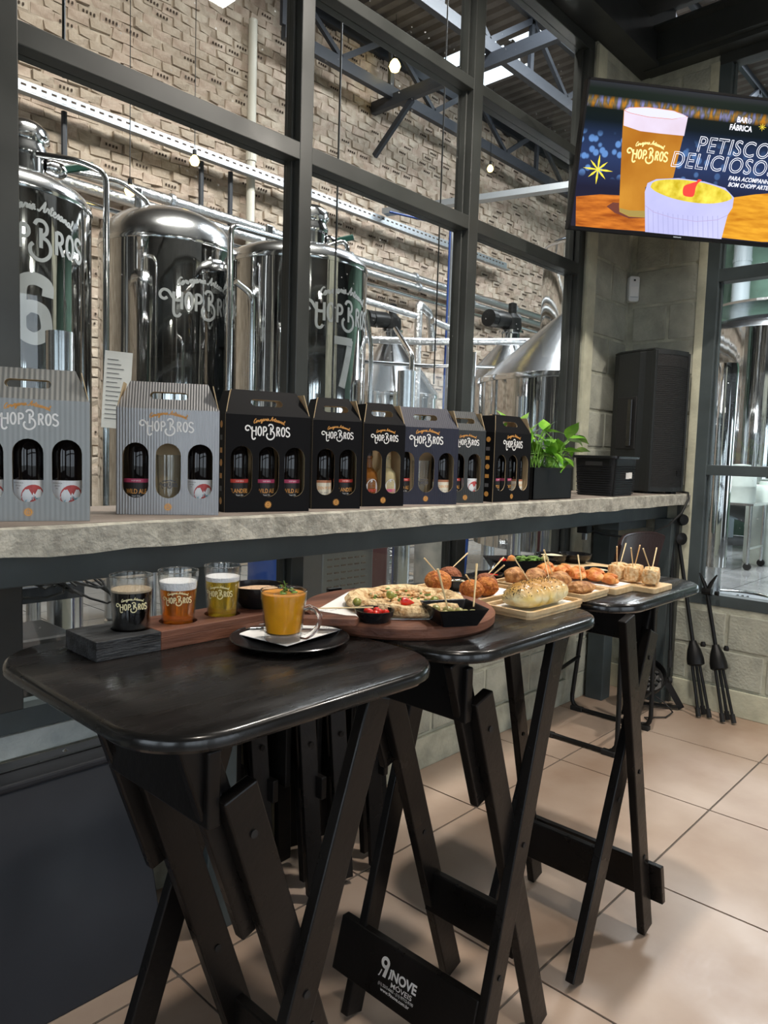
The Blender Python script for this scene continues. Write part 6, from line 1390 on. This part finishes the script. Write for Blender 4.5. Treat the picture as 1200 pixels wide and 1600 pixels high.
# square dish with olives
q = Vector((1.213, .922, PZ))
def square_dish(c, sx, sy, rz, h, label, slope=.7):
    r = root('square_dish', c, label, 'dish'); m4 = Matrix.Translation(c) @ Matrix.Rotation(rz, 4, 'Z'); mb = MB()
    o0, o1 = rr(-sx/2*slope, -sy/2*slope, sx/2*slope, sy/2*slope, .005, 3), rr(-sx/2, -sy/2, sx/2, sy/2, .004, 3)
    i1, i0 = rr(-sx/2+.003, -sy/2+.003, sx/2-.003, sy/2-.003, .003, 3), rr(-sx/2*slope+.003, -sy/2*slope+.003, sx/2*slope-.003, sy/2*slope-.003, .004, 3)
    n = len(o0)
    vs = [m4 @ Vector((x, y, 0)) for x, y in o0]+[m4 @ Vector((x, y, h+(.10*h*(abs(x)/(sx/2)*abs(y)/(sy/2))**2-.05*h))) for x, y in o1]+[m4 @ Vector((x, y, h+(.10*h*(abs(x)/(sx/2)*abs(y)/(sy/2))**2-.05*h)-.0005)) for x, y in i1]+[m4 @ Vector((x, y, .004)) for x, y in i0]; fs = []
    for j in range(3):
        for i in range(n): fs.append((j*n+i, j*n+(i+1) % n, (j+1)*n+(i+1) % n, (j+1)*n+i))
    fs.append(tuple(range(n))[::-1]); fs.append(tuple(3*n+i for i in range(n))); link('dish_body', mb.add(vs, fs), 'dish', r, smooth=True); return r, m4
rz = math.atan2(.838-.936, 1.257-1.186)+R(20)
qd = Vector((1.222, .920, PZ))
r, m4 = square_dish(qd, .112, .112, R(-28), .036, 'square black dish of pale olives at the round board edge')
rnd = random.Random(8)
for k in range(13):
    p = m4 @ Vector(((k % 4-1.5)*.020+rnd.uniform(-.003, .003), (k//4-1.5)*.020+rnd.uniform(-.003, .003), .016+(.008 if k % 3 == 0 else 0))); link('olive', MB().blob(p, (.0118, .0095, .009), k, .02, 12, 8, rot=rnd.uniform(0, 3)), 'olivepale', r, smooth=True)
def pick(parent, a, px, py, dz, lab=None, rad=.0017, blunt=True):
    a = Vector(a); b = on(px, py, dz); return link('bamboo_pick', MB().tube([a, a.lerp(b, .5), b], [rad*.8, rad, rad*(1.5 if blunt else 1)], 8), 'pick', parent, smooth=True)
def pick2(parent, a, px, py, L, rad=.0017):              # pick of length L whose tip is seen at (px, py)
    a = Vector(a); best = None
    for k in range(60):
        z = a.z+L*(.5+.5*k/59)
        b = on(px, py, z) if abs(z-EYE) > .03 else a
        e = abs((b-a).length-L)
        if best is None or e < best[0]: best = (e, b)
    b = best[1]; return link('bamboo_pick', MB().tube([a, a.lerp(b, .5), b], [rad*.8, rad, rad*1.25], 8), 'pick', parent, smooth=True)
pick2(r, on(700, 952, PZ+.030), 684, 889, .095, .0021); pick2(r, on(740, 948, PZ+.030), 745, 881, .085, .0021)

# ================================================================ bamboo trays and food on the middle and far tables
def tray_(x0, x1, y0, y1, label, z=TZ, h=.019, lip=True, rot=0, pr=True):
    r = root('bamboo_tray', ((x0+x1)/2, (y0+y1)/2, z), label, 'tray', None); cx, cy = (x0+x1)/2, (y0+y1)/2; m4 = Matrix.Translation((cx, cy, z)) @ Matrix.Rotation(R(rot), 4, 'Z'); hx, hy = (x1-x0)/2, (y1-y0)/2; mb = MB()
    fn = lambda u, v, w: m4 @ Vector((u, v, w))
    if lip:
        O = rr(-hx, -hy, hx, hy, .018, 5); I = rr(-hx+.009, -hy+.009, hx-.009, hy-.009, .014, 5); mb.prism(rr(-hx+.003, -hy+.003, hx-.003, hy-.003, .016, 5), 0, h*.55, M4=m4)
        mb.plate(O, [I], h*.5, lambda u, v, w: fn(u, v, h*.5+w)); b = link('tray_body', mb, 'bamboo', r, bevel=.002); top = z+h*.55
    else: mb.prism(rr(-hx, -hy, hx, hy, .008, 4), 0, h, M4=m4); b = link('tray_body', mb, 'bamboo', r, bevel=.002); top = z+h
    pm = MB().box((-hx+.016, -hy+.016, 0), (hx-.016, hy-.016, .0008)); pm.v = [m4 @ (v+Vector((0, 0, top-z+.0004))) for v in pm.v]
    if pr:
        pn = link('paper_sheet', pm, 'paper', r); tx = MB()
        for i in range(5): letters(tx, 'HOP BROS', -hx+.04+.045*(i % 3)*hx/.12, hy*.8-.06*(i % 4), .010, lambda u, v, w: fn(u, v, top-z+.0018))
        link('paper_print', tx, 'paperprint', r)
    return r, top+.0013
r, t1 = tray_(1.497, 1.752, 1.058, 1.30, 'bamboo tray of round fried croquettes behind the round board'); 
CQ = [((1.540, 1.215), .036, 'croq', 'fried croquette at the left of the croquette tray', [(663, 872, .075), (685, 894, .05)]), ((1.534, 1.100), .031, 'croq', 'fried croquette at the front of the croquette tray', [(728, 898, .06)]),
      ((1.600, 1.100), .031, 'croq', 'fried croquette at the front right of the croquette tray', [(788, 883, .07)]), ((1.662, 1.145), .030, 'croqdark', 'dark croquette half hidden at the right of its tray', [(787, 871, .085)]),
      ((1.655, 1.265), .032, 'croqdark', 'dark croquette at the back behind the black sauce dish', [(731, 864, .085)])]
for k, ((x, y), rad, m_, lb, pks) in enumerate(CQ):
    r = root('croquette', (x, y, t1), lb, 'croquette', 'fried croquettes on the bamboo tray'); link('crumb_body', MB().blob((x, y, t1+rad*.82), (rad, rad, rad*.84), k+3, .07, 34, 22, fq=5, jit=.025), m_, r, smooth=True)
    for j, (px, py, L) in enumerate(pks): pick2(r, Vector((x+.006*j, y-.004*j, t1+rad*1.35)), px, py, L)
q = Vector((1.610, 1.206, t1)); bowl(q, .030, .043, .030, 'small black sauce dish among the croquettes', 'cream', .72, fillname='sauce'); o = link('silver_spoon', MB().blob((q.x-.012, q.y-.01, t1+.031), (.022, .010, .002), 2, 0, 14, 6, rot=-.6), 'chrome', smooth=True); tag(o, 'small spoon resting in the sauce dish among the croquettes', 'spoon')
r, t2 = tray_(1.480, 1.742, .888, 1.030, 'bamboo tray of the seeded braided loaf at the front of the middle table')
# braided loaf
lc = Vector((1.604, .952, t2)); r = root('braided_loaf', lc, 'glazed golden loaf with dark seeds on the front bamboo tray', 'bread'); mb = MB(); nu, nv = 44, 20; vs = []; fs = []
for i in range(nu+1):
    t = i/nu; x = -.112+.224*t; env = (1-abs(2*t-1)**4)**.5 if 0 < t < 1 else .02; sg = 1+.15*abs(math.sin(math.pi*6.5*t+.4))-.09
    for j in range(nv):
        a = 2*math.pi*j/nv; yy = .052*env*sg*math.cos(a); zz = .036*env*sg*(math.sin(a) if math.sin(a) > 0 else math.sin(a)*.75)
        vs.append((lc.x+x+yy*.18*math.sin(a*2), lc.y+yy, lc.z+.028+zz))
for i in range(nu):
    for j in range(nv): fs.append((i*nv+j, i*nv+(j+1) % nv, (i+1)*nv+(j+1) % nv, (i+1)*nv+j))
fs.append(tuple(range(nv))[::-1]); fs.append(tuple(nu*nv+j for j in range(nv)))
lm = mat('loaf_crust', (.74, .50, .07), .34, col2=(.88, .78, .48), vscale=22, bump=.4, bscale=50, coat=.15)
N, L = lm.node_tree.nodes, lm.node_tree.links; b = N['Principled BSDF']; src = b.inputs['Base Color'].links[0].from_socket
tc = N.new('ShaderNodeTexCoord'); sx = N.new('ShaderNodeSeparateXYZ'); L.new(tc.outputs['Object'], sx.inputs[0]); nn = N.new('ShaderNodeTexNoise'); nn.inputs['Scale'].default_value = 30; L.new(tc.outputs['Object'], nn.inputs[0])
ad = N.new('ShaderNodeMath'); ad.operation = 'MULTIPLY_ADD'; ad.inputs[1].default_value = .022; L.new(nn.outputs[0], ad.inputs[0]); L.new(sx.outputs[2], ad.inputs[2])
mr = N.new('ShaderNodeMapRange'); mr.inputs[1].default_value = .040; mr.inputs[2].default_value = .068; L.new(ad.outputs[0], mr.inputs[0])
mx = N.new('ShaderNodeMixRGB'); mx.inputs[2].default_value = (.50, .26, .06, 1); L.new(mr.outputs[0], mx.inputs[0]); L.new(src, mx.inputs[1]); L.new(mx.outputs[0], b.inputs['Base Color'])
link('loaf_body', mb.add(vs, fs), lm, r, smooth=True)
rnd = random.Random(6); sd = MB()
for k in range(420):
    t = rnd.random(); a = math.pi*rnd.uniform(.12, 1.08) if k % 3 else math.pi*rnd.uniform(.35, .65); env = (1-abs(2*t-1)**4)**.5*.99; x = -.112+.224*t; sg = 1+.15*abs(math.sin(math.pi*6.5*t+.4))-.09
    yy = -.0525*env*sg*math.cos(a); zz = .0365*env*sg*math.sin(a); p = Vector((lc.x+x, lc.y+yy, lc.z+.028+zz)); s = rnd.uniform(.0009, .0018)
    sd.add([p+Vector((s, 0, 0)), p+Vector((-s, 0, 0)), p+Vector((0, s, 0)), p+Vector((0, -s, 0)), p+Vector((0, 0, s)), p+Vector((0, 0, -s))], [(0, 2, 4), (2, 1, 4), (1, 3, 4), (3, 0, 4), (0, 3, 5), (3, 1, 5), (1, 2, 5), (2, 0, 5)])
o = link('seeds', sd, 'seed', r); o['kind'] = 'stuff'
for (px, py, ax_, L) in ((803, 871, -.03, .075), (849, 866, .062, .085)): pick2(r, Vector((lc.x+ax_, lc.y, t2+.060)), px, py, L, .0013)
r, t3 = tray_(1.785, 1.948, .915, 1.215, 'bamboo tray of brown baked rolls between loaf and cheese cubes', rot=1)
ROLL = [((1.838, 1.165), (.040, .026, .024), 30, 'brown baked roll at the back left of the rolls'), ((1.852, 1.105), (.042, .028, .026), 30, 'brown baked roll second from the back'), ((1.868, 1.035), (.043, .028, .025), 25, 'seeded brown roll in the middle of its tray'), ((1.842, .953), (.044, .026, .018), 10, 'flat brown roll at the front of its tray')]
for k, ((x, y), (a, b, c), rot, lb) in enumerate(ROLL):
    r = root('baked_roll', (x, y, t3), lb, 'bread', 'brown baked rolls on a bamboo tray'); link('roll_body', MB().blob((x, y, t3+c*.93), (a*1.08, b*1.1, c*1.05), k+20, .11, 34, 20, fq=4, rot=R(rot-20), jit=.02), 'roll', r, smooth=True)
    if k == 3: pick2(r, Vector((x+.004, y, t3+c*1.6)), 903, 867, .09)
    if k == 2: pick2(r, Vector((x-.02, y+.01, t3+c*1.6)), 850, 859, .09); 
    if k == 1: pick2(r, Vector((x+.01, y-.02, t3+c*1.5)), 857, 875, .065, .0012)
r, t4 = tray_(1.955, 2.098, .902, 1.19, 'bamboo board of glazed red-sauced bread sticks', lip=False, h=.018)
for k in range(5):
    x, y = 2.018+.012*(k % 2), 1.165-.052*k; r = root('sauced_bread', (x, y, t4), ('sauced bread twist at the far end of its board', 'sauced bread twist second from the far end', 'sauced bread twist in the middle of its board', 'sauced bread twist second from the near end', 'small sauced bread twist at the near end of its board')[k], 'bread', 'red-glazed bread twists on a bamboo board')
    sc_ = 1 if k < 4 else .8
    link('twist_body', MB().blob((x, y, t4+.017*sc_), (.052*sc_, .027*sc_, .018*sc_), k+40, .14, 30, 16, fq=5, rot=R(25+6*k)), 'redbread', r, smooth=True)
    link('twist_fold', MB().blob((x+.008, y-.004, t4+.030*sc_), (.036*sc_, .012*sc_, .009*sc_), k+60, .1, 16, 8, fq=4, rot=R(40+5*k)), 'redbread', r, smooth=True)
r, t5 = tray_(2.066, 2.200, .838, 1.06, 'small bamboo board of skewered golden cheese cubes', lip=False, h=.016, pr=False)
CB = [((2.108, .975), (964, 854)), ((2.160, .990), (978, 849)), ((2.112, .925), (986, 856)), ((2.165, .945), (1000, 852)), ((2.110, .870), (1005, 857)), ((2.152, .885), (1026, 856))]
pos = ('back left', 'back right', 'middle left', 'middle right', 'front left', 'front right')
for k, ((x, y), (px, py)) in enumerate(CB):
    r = root('cheese_cube', (x, y, t5), '%s cheese cube with a wooden pick on its board' % pos[k], 'cheese cube', 'skewered cheese cubes on the small bamboo board')
    s = .0265; m4 = Matrix.Translation((x, y, t5+s)) @ Matrix.Rotation(R(-30+9*k), 4, 'Z'); mb = MB(); 
    mb.blob((0, 0, 0), (1, 1, 1), k, .05, 30, 20, fq=4, jit=.03)
    for v in mb.v:
        mxx = max(abs(v.x), abs(v.y), abs(v.z), .001); f = .42+.58/mxx*.84; v.x *= f; v.y *= f; v.z *= f
    mb.v = [m4 @ (v*s*.98) for v in mb.v]; link('cube_body', mb, 'cube', r, smooth=True); pick2(r, Vector((x, y, t5+s*1.5)), px, py, .105, .0017)
# dishes and boards at the back of the far table
def bb(px, py, z, rr_): return base(px, py, z, rr_)
q = bb(797, 906, TZ, .034); q = Vector((1.845, 1.262, TZ)); r = bowl(q, .032, .046, .028, 'black dish of chopped tomato with a spoon, left end of far table', 'tomato', .7, fillname='chopped_tomato', amp=.2)
link('serving_spoon', MB().tube([q+Vector((.0, 0, .026)), q+Vector((.03, .01, .040)), q+Vector((.045, .012, .052))], [.002, .003, .005], 8), 'chrome', r, smooth=True)
r, m4 = square_dish(Vector((2.075, 1.30, TZ)), .21, .13, R(-32), .048, 'large black rectangular dish of green salad and tomato')
mb = MB(); rnd = random.Random(12)
for k in range(60): p = m4 @ Vector((rnd.uniform(.0, .075), rnd.uniform(-.04, .04), .034+rnd.uniform(0, .018))); mb.blob(p, (.012, .007, .004), k, .3, 7, 4, rot=rnd.uniform(0, 3))
o = link('salad_leaves', mb, 'herb', r, smooth=True); o['kind'] = 'stuff'
link('tomato_wedge', MB().blob(m4 @ Vector((-.03, .0, .046)), (.020, .010, .014), 4, .2, 12, 8), 'redbread', r, smooth=True); link('onion_ring', MB().blob(m4 @ Vector((-.055, .01, .042)), (.014, .010, .008), 4, .2, 12, 8), 'tomato', r, smooth=True)
link('olive', MB().blob(m4 @ Vector((.085, -.015, .048)), (.015, .013, .012), 5, .03, 14, 9), 'olivepale', r, smooth=True)
r, t6 = tray_(2.20, 2.40, 1.10, 1.33, 'plain bamboo board under the dip bowls at the back of the far table', lip=False, h=.018, pr=False)
bowl(Vector((2.17, 1.372, TZ)), .036, .046, .034, 'black bowl of dark olives behind the salad dish', 'blackolive', .85, fillname='chopped_olives', amp=.2)
bowl(Vector((2.26, 1.285, t6)), .034, .056, .032, 'black bowl of white cream dip at the back of the far table', 'cream', .78, fillname='cream_dip')
r = bowl(Vector((2.352, 1.245, t6)), .036, .058, .030, 'shallow empty black bowl at the back right of the far table')
r = bowl(Vector((2.215, 1.085, TZ)), .034, .048, .030, 'black dish of white dip just behind the cheese cubes', 'cream', .74, fillname='white_dip')
